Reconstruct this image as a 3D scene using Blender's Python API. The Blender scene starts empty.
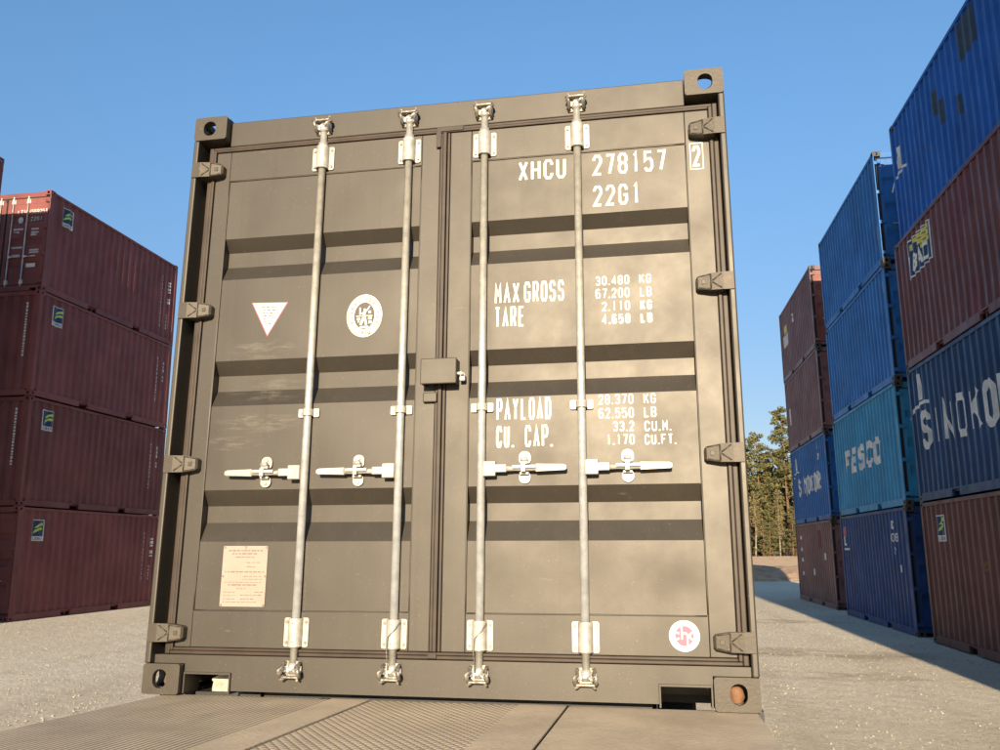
import bpy, bmesh, math, random
from mathutils import Vector, Matrix, noise
rnd = random.Random(7)
scene = bpy.context.scene
COL = scene.collection
RAD = math.radians

# ------------------------------------------------------------------ camera
F, YAW, PITCH, ROLL = 864.33, -0.1580692, 0.1996827, -0.0067991
CAM = Vector((2.03576, -3.42650, 0.56414))
fw = Vector((math.sin(YAW) * math.cos(PITCH), math.cos(YAW) * math.cos(PITCH), math.sin(PITCH)))
rt = Vector((math.cos(YAW), -math.sin(YAW), 0))
up = rt.cross(fw)
r2 = rt * math.cos(ROLL) + up * math.sin(ROLL)
u2 = up * math.cos(ROLL) - rt * math.sin(ROLL)
camd = bpy.data.cameras.new('camera')
camd.sensor_width = 36
camd.lens = F * 36 / 1000
camd.clip_start = 0.05
camd.clip_end = 3000
cam = bpy.data.objects.new('camera', camd)
COL.objects.link(cam)
cam.matrix_world = Matrix(((r2.x, u2.x, -fw.x, CAM.x), (r2.y, u2.y, -fw.y, CAM.y), (r2.z, u2.z, -fw.z, CAM.z), (0, 0, 0, 1)))
scene.camera = cam

# ------------------------------------------------------------------ light
SUN_EL, SUN_AZ = RAD(15.5), RAD(0.5)          # the sun stands low behind the camera, a touch to the right
sun_from = Vector((math.sin(SUN_AZ) * math.cos(SUN_EL), -math.cos(SUN_AZ) * math.cos(SUN_EL), math.sin(SUN_EL)))
sd = bpy.data.lights.new('sun', 'SUN')
sd.energy = 4.8
sd.angle = RAD(0.55)
sd.color = (1.0, 0.84, 0.61)
so = bpy.data.objects.new('sun', sd)
COL.objects.link(so)
so.rotation_euler = sun_from.to_track_quat('Z', 'Y').to_euler()
world = bpy.data.worlds.new('World')
scene.world = world
world.use_nodes = True
wt = world.node_tree
bg = wt.nodes['Background']
sky = wt.nodes.new('ShaderNodeTexSky')
sky.sky_type = 'NISHITA'
sky.sun_disc = False
sky.sun_elevation = SUN_EL
sky.sun_rotation = math.atan2(sun_from.x, sun_from.y)
sky.air_density = 1.0
sky.dust_density = 0.3
sky.ozone_density = 1.6
# a clear evening sky pales towards the horizon without growing brighter than the zenith side
geo = wt.nodes.new('ShaderNodeTexCoord')
sepw = wt.nodes.new('ShaderNodeSeparateXYZ')
wt.links.new(geo.outputs['Generated'], sepw.inputs[0])
ramp = wt.nodes.new('ShaderNodeValToRGB')
ramp.color_ramp.interpolation = 'EASE'
for pos, c in ((0.0, (0.46, 0.44, 0.50)), (0.17, (0.64, 0.62, 0.69)), (0.34, (1.03, 1.09, 1.0)), (0.62, (0.71, 0.97, 1.12))):
    e = ramp.color_ramp.elements[0] if pos == 0 else (ramp.color_ramp.elements[1] if pos == 0.62 else ramp.color_ramp.elements.new(pos))
    e.position = pos
    e.color = (*c, 1)
wt.links.new(sepw.outputs[2], ramp.inputs[0])
mulw = wt.nodes.new('ShaderNodeMix')
mulw.data_type = 'RGBA'
mulw.blend_type = 'MULTIPLY'
mulw.inputs[0].default_value = 1.0
wt.links.new(sky.outputs[0], mulw.inputs[6])
wt.links.new(ramp.outputs[0], mulw.inputs[7])
wt.links.new(mulw.outputs[2], bg.inputs[0])
bg.inputs[1].default_value = 0.096
scene.view_settings.view_transform = 'Standard'
scene.view_settings.look = 'None'
scene.view_settings.gamma = 1.0
scene.view_settings.use_curve_mapping = False
scene.view_settings.exposure = 1.12

# ------------------------------------------------------------------ materials
class NT:
    def __init__(self, name):
        self.m = bpy.data.materials.new(name)
        self.m.use_nodes = True
        self.t = self.m.node_tree
        self.b = self.t.nodes['Principled BSDF']
    def n(self, typ, **kw):
        nd = self.t.nodes.new('ShaderNode' + typ)
        for k, v in kw.items():
            if k.startswith('i_'):
                nd.inputs[k[2:].replace('_', ' ')].default_value = v
            else:
                setattr(nd, k, v)
        return nd
    def l(self, a, b):
        self.t.links.new(a, b)
    def coord(self, scale=(1, 1, 1), obj=None, offset_random=False):
        tc = self.n('TexCoord')
        if obj is not None:
            tc.object = obj
        mp = self.n('Mapping')
        mp.inputs['Scale'].default_value = scale
        self.l(tc.outputs['Object'], mp.inputs['Vector'])
        if offset_random:
            oi = self.n('ObjectInfo')
            mul = self.n('VectorMath', operation='SCALE')
            mul.inputs[0].default_value = (37, 91, 53)
            self.l(oi.outputs['Random'], mul.inputs['Scale'])
            self.l(mul.outputs[0], mp.inputs['Location'])
        return mp.outputs[0]
    def noise(self, vec, scale, detail=4, rough=0.6, lo=0.4, hi=0.6):
        nz = self.n('TexNoise')
        nz.inputs['Scale'].default_value = scale
        nz.inputs['Detail'].default_value = detail
        nz.inputs['Roughness'].default_value = rough
        self.l(vec, nz.inputs['Vector'])
        mr = self.n('MapRange')
        mr.inputs['From Min'].default_value = lo
        mr.inputs['From Max'].default_value = hi
        self.l(nz.outputs[0], mr.inputs['Value'])
        return mr.outputs[0]
    def mix(self, fac, a, b, blend='MIX'):
        mx = self.n('Mix', data_type='RGBA', blend_type=blend)
        for sock, v in ((mx.inputs[0], fac), (mx.inputs[6], a), (mx.inputs[7], b)):
            if isinstance(v, bpy.types.NodeSocket):
                self.l(v, sock)
            elif isinstance(v, (int, float)):
                sock.default_value = v
            else:
                sock.default_value = (*v, 1)
        return mx.outputs[2]
    def math(self, op, a, b=0.0):
        nd = self.n('Math', operation=op)
        for i, v in enumerate((a, b)):
            if isinstance(v, bpy.types.NodeSocket):
                self.l(v, nd.inputs[i])
            else:
                nd.inputs[i].default_value = v
        return nd.outputs[0]
    def out(self, col=None, rough=None, metal=None, bump=None, dist=0.01, strength=0.5, spec=None):
        for v, nm in ((col, 'Base Color'), (rough, 'Roughness'), (metal, 'Metallic'), (spec, 'Specular IOR Level')):
            if v is None:
                continue
            if isinstance(v, bpy.types.NodeSocket):
                self.l(v, self.b.inputs[nm])
            elif isinstance(v, (int, float)):
                self.b.inputs[nm].default_value = v
            else:
                self.b.inputs[nm].default_value = (*v, 1)
        if bump is not None:
            bp = self.n('Bump')
            bp.inputs['Distance'].default_value = dist
            bp.inputs['Strength'].default_value = strength
            self.l(bump, bp.inputs['Height'])
            self.l(bp.outputs[0], self.b.inputs['Normal'])
        return self.m

def mul(c, k):
    return tuple(min(1, x * k) for x in c)

def weathered(name, c, rust=0.62, rough=0.5, fade=0.0):
    t = NT(name)
    v = t.coord(offset_random=True)
    vs = t.coord(scale=(3.0, 3.0, 0.35), offset_random=True)
    col = t.mix(t.noise(v, 0.9, 5, 0.6, 0.35, 0.7), mul(c, 0.78), mul(c, 1.22))
    col = t.mix(t.math('MULTIPLY', t.noise(vs, 2.2, 4, 0.6, 0.45, 0.75), 0.35), col, mul(tuple(x * 0.8 + 0.2 * sum(c) / 3 + 0.004 for x in c), 1.2))
    col = t.mix(t.math('MULTIPLY', t.noise(vs, 5.0, 5, 0.7, 0.56, 0.74), 0.55), col, mul(c, 0.5))
    col = t.mix(t.noise(v, 2.6, 8, 0.72, rust, rust + 0.05), col, (0.085, 0.035, 0.018))
    rg = t.noise(v, 3.0, 3, 0.5, 0.3, 0.7)
    t.out(col, t.math('ADD', t.math('MULTIPLY', rg, 0.2), rough - 0.1), bump=t.noise(v, 7.0, 3, 0.5, 0.3, 0.7), dist=0.004, strength=0.35, spec=0.22)
    return t.m

MAT = {}
# main container paint: dusty brown grey enamel with fine speckle, dust film and rub marks
def main_paint(name, scuffs=False, c=(0.0335, 0.0275, 0.0208), rough=0.49):
    t = NT(name)
    v = t.coord()
    vs = t.coord(scale=(6.0, 6.0, 0.5))
    col = t.mix(t.noise(v, 1.6, 5, 0.6, 0.3, 0.7), mul(c, 0.92), mul(c, 1.09))
    col = t.mix(t.math('MULTIPLY', t.noise(vs, 3.0, 5, 0.65, 0.5, 0.8), 0.45), col, mul(c, 1.5))
    col = t.mix(t.math('MULTIPLY', t.noise(t.coord(scale=(9.0, 9.0, 0.35)), 3.0, 6, 0.7, 0.55, 0.75), 0.5), col, mul(c, 0.68))
    col = t.mix(t.math('MULTIPLY', t.noise(t.coord(scale=(1.0, 1.0, 5.0)), 7.0, 6, 0.75, 0.66, 0.74), 0.4), col, (0.13, 0.112, 0.085))
    col = t.mix(t.math('MULTIPLY', t.noise(v, 150.0, 2, 0.5, 0.70, 0.74), 0.30), col, (0.24, 0.21, 0.17))
    if scuffs:
        # dry whitish rub marks where something was dragged along the door
        sep = t.n('SeparateXYZ')
        tc = t.n('TexCoord')
        t.l(tc.outputs['Object'], sep.inputs[0])
        def box(cx, cz, rx, rz):
            dx = t.math('DIVIDE', t.math('SUBTRACT', sep.outputs[0], cx), rx)
            dz = t.math('DIVIDE', t.math('SUBTRACT', sep.outputs[2], cz), rz)
            d = t.math('ADD', t.math('MULTIPLY', dx, dx), t.math('MULTIPLY', dz, dz))
            return t.math('MAXIMUM', t.math('SUBTRACT', 1.0, d), 0.0)
        vv = t.coord(scale=(2.2, 2.2, 13.0))
        m = t.math('MAXIMUM', box(0.40, 1.45, 0.17, 0.05), t.math('MAXIMUM', box(0.42, 1.27, 0.22, 0.07), t.math('MAXIMUM', box(0.28, 1.03, 0.13, 0.035), box(0.40, 1.12, 0.22, 0.05))))
        col = t.mix(t.math('MULTIPLY', t.math('MULTIPLY', m, t.noise(vv, 3.4, 6, 0.75, 0.48, 0.68)), 0.45), col, (0.20, 0.175, 0.14))
    t.b.inputs['Specular Tint'].default_value = (1.0, 0.93, 0.835, 1)
    rg = t.math('ADD', t.math('MULTIPLY', t.noise(v, 4.0, 4, 0.6, 0.3, 0.7), 0.10), rough - 0.05)
    return t.out(col, rg, bump=t.noise(v, 260.0, 2, 0.5, 0.3, 0.7), dist=0.0005, strength=0.12, spec=0.57)
MAT['main'] = main_paint('enamel_brown_grey')
def cast_paint():
    t = NT('enamel_worn_casting')
    v = t.coord(offset_random=True)
    c = (0.042, 0.0335, 0.0245)
    col = t.mix(t.noise(v, 9.0, 5, 0.6, 0.3, 0.7), mul(c, 0.85), mul(c, 1.2))
    col = t.mix(t.math('MULTIPLY', t.noise(v, 16.0, 6, 0.75, 0.60, 0.70), 0.7), col, (0.13, 0.072, 0.038))
    col = t.mix(t.math('MULTIPLY', t.noise(v, 30.0, 5, 0.75, 0.62, 0.68), 0.6), col, (0.16, 0.14, 0.11))
    t.b.inputs['Specular Tint'].default_value = (1.0, 0.93, 0.835, 1)
    return t.out(col, 0.52, bump=t.noise(v, 90.0, 3, 0.6, 0.3, 0.7), dist=0.001, strength=0.3, spec=0.5)
MAT['main_cast'] = cast_paint()
MAT['main_door'] = main_paint('enamel_brown_grey_rubbed', True)
def simple(name, c, rough=0.5, metal=0.0, var=0.25, scale=20.0, bump=0.0, spec=None):
    t = NT(name)
    v = t.coord(offset_random=True)
    col = t.mix(t.noise(v, scale, 5, 0.65, 0.3, 0.7), mul(c, 1 - var), mul(c, 1 + var))
    b = t.noise(v, scale * 2.5, 4, 0.6, 0.3, 0.7) if bump else None
    return t.out(col, rough, metal, b, dist=bump or 0.01, strength=0.6, spec=spec)
MAT['gasket'] = simple('gasket_rubber', (0.040, 0.027, 0.018), 0.5, 0, 0.3, 9.0, spec=0.3)
MAT['galv'] = simple('galvanised_steel', (0.50, 0.48, 0.43), 0.36, 0.50, 0.2, 26.0)
MAT['zinc'] = simple('zinc_plate', (0.38, 0.355, 0.305), 0.45, 0.2, 0.25, 28.0)
MAT['cam'] = simple('cast_zinc_claw', (0.26, 0.23, 0.19), 0.42, 0.5, 0.5, 30.0, 0.002)
MAT['bolt'] = simple('dull_bolt', (0.20, 0.18, 0.15), 0.5, 0.4, 0.2, 60.0)
MAT['white'] = simple('white_marking_paint', (0.70, 0.67, 0.55), 0.5, 0, 0.08, 25.0)
MAT['plate'] = simple('data_plate', (0.285, 0.225, 0.180), 0.5, 0.0, 0.08, 12.0)
MAT['print'] = simple('grey_print', (0.155, 0.12, 0.095), 0.6)
MAT['redprint'] = simple('red_print', (0.45, 0.10, 0.12), 0.5, 0, 0.1)
MAT['pink'] = simple('crimson_print', (0.42, 0.075, 0.12), 0.5, 0, 0.1)
MAT['dark'] = simple('dark_cavity_steel', (0.02, 0.018, 0.016), 0.8)
MAT['rusty'] = simple('rusty_casting', (0.17, 0.085, 0.042), 0.85, 0, 0.45, 25.0, 0.004)
MAT['block'] = simple('pale_concrete', (0.42, 0.38, 0.31), 0.95, 0, 0.3, 30.0, 0.01)
MAT['tyre'] = simple('tyre_rubber', (0.025, 0.024, 0.023), 0.85)
MAT['chassis'] = simple('chassis_paint', (0.022, 0.020, 0.018), 0.6)
MAT['maroon'] = weathered('paint_maroon', (0.185, 0.058, 0.052), 0.70)
MAT['maroon2'] = weathered('paint_dark_maroon', (0.155, 0.050, 0.045), 0.70)
MAT['rustred'] = weathered('paint_rust_red', (0.12, 0.046, 0.038), 0.63)
MAT['brown'] = weathered('paint_red_brown', (0.13, 0.046, 0.04), 0.62)
MAT['rose'] = weathered('paint_faded_brown', (0.165, 0.082, 0.075), 0.66)
MAT['navy'] = weathered('paint_navy', (0.016, 0.045, 0.115), 0.66)
MAT['blue'] = weathered('paint_blue', (0.01, 0.08, 0.33), 0.64)
MAT['blue2'] = weathered('paint_mid_blue', (0.022, 0.125, 0.36), 0.67)
MAT['deepblue'] = weathered('paint_deep_blue', (0.016, 0.048, 0.15), 0.66)
MAT['turq'] = weathered('paint_turquoise', (0.028, 0.205, 0.37), 0.67)
MAT['sinoblue'] = weathered('paint_royal_blue', (0.014, 0.095, 0.29), 0.68)
MAT['grimy'] = weathered('grimy_casting', (0.050, 0.046, 0.040), 0.58)
MAT['orange'] = weathered('paint_orange_red', (0.16, 0.055, 0.042), 0.66)
MAT['oldwhite'] = simple('old_white_lettering', (0.55, 0.54, 0.50), 0.6, 0, 0.3, 3.0)
MAT['logonavy'] = simple('decal_navy', (0.010, 0.028, 0.085), 0.5, 0, 0.15)
MAT['logoyellow'] = simple('decal_yellow', (0.62, 0.50, 0.06), 0.5, 0, 0.15)
MAT['logogreen'] = simple('decal_lime', (0.42, 0.55, 0.08), 0.5, 0, 0.15)
MAT['patch'] = simple('repair_patch', (0.020, 0.035, 0.06), 0.6, 0, 0.5, 4.0)
MAT['patchred'] = simple('repair_patch_red', (0.12, 0.022, 0.022), 0.6, 0, 0.3, 4.0)

def ground_mat():
    t = NT('gravel_ground')
    v = t.coord()
    fine = t.noise(v, 26.0, 8, 0.75, 0.32, 0.68)
    mid = t.noise(v, 3.2, 6, 0.65, 0.35, 0.65)
    big = t.noise(t.coord(scale=(0.5, 0.16, 1)), 0.55, 4, 0.6, 0.42, 0.66)
    col = t.mix(fine, (0.48, 0.415, 0.325), (0.90, 0.81, 0.665))
    vor = t.n('TexVoronoi')
    vor.inputs['Scale'].default_value = 22.0
    t.l(v, vor.inputs['Vector'])
    col = t.mix(0.35, col, t.mix(vor.outputs['Color'], (0.46, 0.40, 0.31), (0.86, 0.77, 0.62)))
    col = t.mix(t.math('MULTIPLY', mid, 0.3), col, (0.60, 0.50, 0.365))
    col = t.mix(t.math('MULTIPLY', big, 0.4), col, (0.50, 0.41, 0.30))
    # damp, driven-over strips crossing the aisle
    sep = t.n('SeparateXYZ')
    t.l(t.coord(), sep.inputs[0])
    wob = t.noise(t.coord(scale=(0.6, 1.1, 1)), 1.3, 6, 0.7, 0.42, 0.66)
    def band(cx, cy, rx, ry):
        dx = t.math('DIVIDE', t.math('SUBTRACT', sep.outputs[0], cx), rx)
        dy = t.math('DIVIDE', t.math('SUBTRACT', sep.outputs[1], cy), ry)
        d = t.math('ADD', t.math('MULTIPLY', dx, dx), t.math('MULTIPLY', dy, dy))
        return t.math('MAXIMUM', t.math('SUBTRACT', 1.0, d), 0.0)
    damp = t.math('MAXIMUM', band(4.9, 12.3, 2.1, 1.0), t.math('MAXIMUM', band(4.6, 9.7, 1.8, 0.5), band(5.2, 19.0, 1.9, 0.7)))
    damp = t.math('MINIMUM', t.math('MULTIPLY', t.math('MULTIPLY', damp, wob), 2.2), 1.0)
    col = t.mix(t.math('MULTIPLY', damp, 0.6), col, (0.27, 0.205, 0.14))
    # shallow wheel tracks along the aisles
    tr = None
    for cx in (5.35, 3.55, -4.6, -6.5):
        wv = t.math('MULTIPLY', t.math('SUBTRACT', t.noise(t.coord(scale=(0.0, 0.12, 0)), 1.0, 2, 0.5, 0.0, 1.0), 0.5), 1.6)
        dx = t.math('ABSOLUTE', t.math('SUBTRACT', t.math('SUBTRACT', sep.outputs[0], cx), wv))
        k = t.math('MAXIMUM', t.math('SUBTRACT', 1.0, t.math('DIVIDE', dx, 0.38)), 0.0)
        tr = k if tr is None else t.math('MAXIMUM', tr, k)
    tr = t.math('MULTIPLY', tr, t.noise(t.coord(scale=(1.0, 0.35, 1)), 2.2, 6, 0.7, 0.35, 0.65))
    col = t.mix(t.math('MULTIPLY', tr, 0.38), col, (0.40, 0.325, 0.235))
    # beyond the yard the gravel gives way to dry grass and soil
    far = t.math('MULTIPLY', t.math('SUBTRACT', sep.outputs[1], 52.0), 0.25)
    far = t.math('MINIMUM', t.math('MAXIMUM', far, 0.0), 1.0)
    col = t.mix(far, col, t.mix(t.noise(v, 1.5, 5, 0.7, 0.3, 0.7), (0.50, 0.34, 0.21), (0.70, 0.50, 0.32)))
    b = t.math('ADD', t.math('MULTIPLY', fine, 0.7), t.math('MULTIPLY', mid, 0.9))
    return t.out(col, 0.95, bump=b, dist=0.035, strength=0.8, spec=0.15)
MAT['ground'] = ground_mat()
def soil_mat():
    t = NT('mound_soil')
    v = t.coord()
    col = t.mix(t.noise(v, 1.8, 7, 0.7, 0.35, 0.65), (0.32, 0.21, 0.135), (0.54, 0.37, 0.245))
    return t.out(col, 0.95, bump=t.noise(v, 3.0, 7, 0.75, 0.2, 0.8), dist=0.15, strength=0.8, spec=0.1)
MAT['soil'] = soil_mat()
MAT['stone'] = simple('gravel_stone', (0.36, 0.315, 0.25), 0.95, 0, 0.4, 3.0)

def tread(name, kind):
    t = NT(name)
    v = t.coord()
    if kind == 'lines':
        w = t.n('TexWave', wave_type='BANDS', bands_direction='X', wave_profile='TRI')
        w.inputs['Scale'].default_value = 15.5
        w.inputs['Distortion'].default_value = 0.25
        w.inputs['Detail'].default_value = 1.0
        t.l(v, w.inputs['Vector'])
        w2 = t.n('TexWave', wave_type='BANDS', bands_direction='Y', wave_profile='SIN')
        w2.inputs['Scale'].default_value = 12.0
        t.l(v, w2.inputs['Vector'])
        h = t.math('MULTIPLY', w.outputs['Fac'], t.math('ADD', t.math('MULTIPLY', w2.outputs['Fac'], 0.25), 0.75))
        h = t.math('MINIMUM', t.math('MULTIPLY', h, 2.4), 1.0)
    elif kind == 'lozenge':
        ws = []
        for ang in (0.62, -0.62):
            mp = t.n('Mapping')
            mp.inputs['Rotation'].default_value = (0, 0, ang)
            t.l(v, mp.inputs['Vector'])
            w = t.n('TexWave', wave_type='BANDS', bands_direction='X', wave_profile='SIN')
            w.inputs['Scale'].default_value = 12.0
            t.l(mp.outputs[0], w.inputs['Vector'])
            ws.append(w.outputs['Fac'])
        h = t.math('MINIMUM', t.math('MULTIPLY', t.math('MULTIPLY', ws[0], ws[1]), 2.6), 1.0)
    else:
        h = t.noise(v, 60.0, 3, 0.6, 0.35, 0.65)
    c = (0.60, 0.475, 0.33)
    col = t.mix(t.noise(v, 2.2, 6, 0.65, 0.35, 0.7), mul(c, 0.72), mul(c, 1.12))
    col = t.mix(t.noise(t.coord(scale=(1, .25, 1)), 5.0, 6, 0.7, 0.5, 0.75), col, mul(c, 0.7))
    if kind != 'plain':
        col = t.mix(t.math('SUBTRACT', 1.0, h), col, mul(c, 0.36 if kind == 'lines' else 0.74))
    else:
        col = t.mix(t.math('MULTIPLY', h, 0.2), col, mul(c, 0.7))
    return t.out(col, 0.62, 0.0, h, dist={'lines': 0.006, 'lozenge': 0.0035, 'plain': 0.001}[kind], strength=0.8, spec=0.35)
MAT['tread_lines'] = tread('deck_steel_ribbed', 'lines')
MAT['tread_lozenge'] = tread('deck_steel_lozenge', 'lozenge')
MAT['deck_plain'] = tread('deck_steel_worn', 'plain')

def leaf_mat(name, a, b):
    t = NT(name)
    v = t.coord(offset_random=True)
    col = t.mix(t.noise(v, 0.7, 4, 0.6, 0.35, 0.65), a, b)
    col = t.mix(t.math('MULTIPLY', t.noise(v, 4.0, 3, 0.6, 0.4, 0.6), 0.5), col, mul(a, 0.7))
    t.b.inputs['Transmission Weight'].default_value = 0.0
    return t.out(col, 0.7, spec=0.2)
MAT['needle'] = leaf_mat('pine_needles', (0.090, 0.098, 0.038), (0.185, 0.155, 0.062))
MAT['needle2'] = leaf_mat('spruce_needles', (0.080, 0.088, 0.036), (0.165, 0.140, 0.058))
MAT['birchleaf'] = leaf_mat('birch_leaves', (0.16, 0.125, 0.055), (0.26, 0.19, 0.080))
MAT['bark'] = simple('pine_bark', (0.135, 0.075, 0.042), 0.9, 0, 0.4, 6.0)
MAT['birchbark'] = simple('birch_bark', (0.21, 0.185, 0.145), 0.8, 0, 0.5, 3.0)

# ------------------------------------------------------------------ mesh helpers
class MB:
    def __init__(self):
        self.bm = bmesh.new()
    def face(self, pts):
        try:
            return self.bm.faces.new([self.bm.verts.new(p) for p in pts])
        except ValueError:
            return None
    def box(self, x0, x1, y0, y1, z0, z1, bev=0.0):
        vs = [self.bm.verts.new(p) for p in ((x0, y0, z0), (x1, y0, z0), (x1, y1, z0), (x0, y1, z0), (x0, y0, z1), (x1, y0, z1), (x1, y1, z1), (x0, y1, z1))]
        fs = [self.bm.faces.new([vs[i] for i in q]) for q in ((0, 3, 2, 1), (4, 5, 6, 7), (0, 1, 5, 4), (1, 2, 6, 5), (2, 3, 7, 6), (3, 0, 4, 7))]
        if bev:
            es = list({e for f in fs for e in f.edges})
            bmesh.ops.bevel(self.bm, geom=es, offset=bev, segments=2, affect='EDGES', profile=0.5)
        return self
    def prism(self, pts, axis, a, b):
        """closed 2D outline extruded along an axis from a to b"""
        def P(p, h):
            return {'x': (h, p[0], p[1]), 'y': (p[0], h, p[1]), 'z': (p[0], p[1], h)}[axis]
        A = [self.bm.verts.new(P(p, a)) for p in pts]
        B = [self.bm.verts.new(P(p, b)) for p in pts]
        n = len(pts)
        self.bm.faces.new(A)
        self.bm.faces.new(B[::-1])
        for i in range(n):
            self.bm.faces.new((A[i], B[i], B[(i + 1) % n], A[(i + 1) % n]))
        return self
    def tube(self, path, r, seg=12, caps=True):
        path = [Vector(p) for p in path]
        rs = r if isinstance(r, (list, tuple)) else [r] * len(path)
        rings = []
        for i, p in enumerate(path):
            d = (path[min(i + 1, len(path) - 1)] - path[max(i - 1, 0)]).normalized()
            ref = Vector((0, 0, 1)) if abs(d.z) < 0.9 else Vector((0, 1, 0))
            a = d.cross(ref).normalized()
            b = d.cross(a).normalized()
            rings.append([self.bm.verts.new(p + (a * math.cos(t) + b * math.sin(t)) * rs[i]) for t in [2 * math.pi * k / seg for k in range(seg)]])
        for A, B in zip(rings, rings[1:]):
            for k in range(seg):
                f = self.bm.faces.new((A[k], A[(k + 1) % seg], B[(k + 1) % seg], B[k]))
                f.smooth = True
        if caps:
            self.bm.faces.new(rings[0][::-1])
            self.bm.faces.new(rings[-1])
        return self
    def mesh(self, name, normals=True):
        if normals:
            bmesh.ops.recalc_face_normals(self.bm, faces=self.bm.faces)
        me = bpy.data.meshes.new(name)
        self.bm.to_mesh(me)
        self.bm.free()
        me.materials.append(None)
        return me

def link(name, me, mat, parent=None, loc=None, rot=None):
    o = bpy.data.objects.new(name, me)
    COL.objects.link(o)
    if parent is not None:
        o.parent = parent
    if me is not None and mat is not None:
        o.material_slots[0].link = 'OBJECT'
        o.material_slots[0].material = MAT[mat] if isinstance(mat, str) else mat
    if loc is not None:
        o.location = loc
    if rot is not None:
        o.rotation_euler = rot
    return o
def tag(o, label, cat, group=None):
    o['label'] = label
    o['category'] = cat
    if group:
        o['group'] = group
    return o
def empty(name, loc=(0, 0, 0), rotz=0.0):
    o = bpy.data.objects.new(name, None)
    COL.objects.link(o)
    o.empty_display_size = 0.3
    o.location = loc
    o.rotation_euler = (0, 0, rotz)
    return o

# ------------------------------------------------------------------ stencil lettering (mitred strokes on a 4 x 6 grid)
GL = {
 'A': [[(0, 0), (2, 6), (4, 0)], [(0.75, 1.9), (3.25, 1.9)]],
 'B': [[(0, 0), (0, 6), (3, 6), (4, 5.2), (4, 3.9), (3, 3.1), (0.2, 3.1)], [(3, 3.1), (4, 2.3), (4, 0.8), (3, 0), (0, 0)]],
 'C': [[(4, 4.4), (4, 5), (3, 6), (1, 6), (0, 5), (0, 1), (1, 0), (3, 0), (4, 1), (4, 1.6)]],
 'D': [[(0, 0), (0, 6), (2.8, 6), (4, 4.8), (4, 1.2), (2.8, 0), (0, 0)]],
 'E': [[(4, 6), (0, 6), (0, 0), (4, 0)], [(0.2, 3.1), (3.3, 3.1)]],
 'F': [[(4, 6), (0, 6), (0, 0)], [(0.2, 3.1), (3.3, 3.1)]],
 'G': [[(4, 4.4), (4, 5), (3, 6), (1, 6), (0, 5), (0, 1), (1, 0), (3, 0), (4, 1), (4, 2.8), (2.2, 2.8)]],
 'H': [[(0, 0), (0, 6)], [(4, 0), (4, 6)], [(0.2, 3.1), (3.8, 3.1)]],
 'I': [[(2, 0), (2, 6)]],
 'K': [[(0, 0), (0, 6)], [(4, 6), (0.3, 2.6)], [(1.5, 3.5), (4, 0)]],
 'L': [[(0, 6), (0, 0), (3.8, 0)]],
 'M': [[(0, 0), (0, 6), (2, 2.4), (4, 6), (4, 0)]],
 'N': [[(0, 0), (0, 6), (4, 0), (4, 6)]],
 'O': [[(1, 0), (0, 1), (0, 5), (1, 6), (3, 6), (4, 5), (4, 1), (3, 0), (1, 0)]],
 'P': [[(0, 0), (0, 6), (3, 6), (4, 5.1), (4, 3.6), (3, 2.7), (0.2, 2.7)]],
 'R': [[(0, 0), (0, 6), (3, 6), (4, 5.1), (4, 3.8), (3, 2.9), (0.2, 2.9)], [(2.2, 2.9), (4, 0)]],
 'S': [[(4, 4.6), (4, 5.1), (3, 6), (1, 6), (0, 5.1), (0, 3.9), (1, 3.1), (3, 3.1), (4, 2.3), (4, 0.9), (3, 0), (1, 0), (0, 0.9), (0, 1.4)]],
 'T': [[(0, 6), (4, 6)], [(2, 5.8), (2, 0)]],
 'U': [[(0, 6), (0, 1), (1, 0), (3, 0), (4, 1), (4, 6)]],
 'V': [[(0, 6), (2, 0), (4, 6)]],
 'X': [[(0, 0), (4, 6)], [(0, 6), (4, 0)]],
 'Y': [[(0, 6), (2, 3), (4, 6)], [(2, 3), (2, 0)]],
 '0': [[(1, 0), (0, 1), (0, 5), (1, 6), (3, 6), (4, 5), (4, 1), (3, 0), (1, 0)]],
 '1': [[(1.4, 5.2), (2.2, 6), (2.2, 0)]],
 '2': [[(0, 4.6), (0, 5), (1, 6), (3, 6), (4, 5), (4, 3.9), (0, 0), (4, 0)]],
 '3': [[(0, 5), (1, 6), (3, 6), (4, 5.1), (4, 3.9), (3, 3.1), (1.4, 3.1)], [(3, 3.1), (4, 2.3), (4, 0.9), (3, 0), (1, 0), (0, 1)]],
 '4': [[(3.1, 0), (3.1, 6), (0, 1.8), (4, 1.8)]],
 '5': [[(3.8, 6), (0.2, 6), (0, 3.3), (1, 3.8), (3, 3.8), (4, 2.9), (4, 1), (3, 0), (1, 0), (0, 0.9)]],
 '6': [[(3.8, 5.2), (3, 6), (1, 6), (0, 5), (0, 1), (1, 0), (3, 0), (4, 1), (4, 2.6), (3, 3.5), (1, 3.5), (0.2, 2.8)]],
 '7': [[(0, 6), (4, 6), (1.6, 0)]],
 '8': [[(1, 3.1), (0, 3.9), (0, 5.1), (1, 6), (3, 6), (4, 5.1), (4, 3.9), (3, 3.1), (1, 3.1), (0, 2.3), (0, 0.9), (1, 0), (3, 0), (4, 0.9), (4, 2.3), (3, 3.1)]],
 '9': [[(0.2, 0.8), (1, 0), (3, 0), (4, 1), (4, 5), (3, 6), (1, 6), (0, 5), (0, 3.4), (1, 2.5), (3, 2.5), (3.8, 3.2)]],
 '.': [[(1.6, 0), (2.4, 0)]],
}
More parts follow.
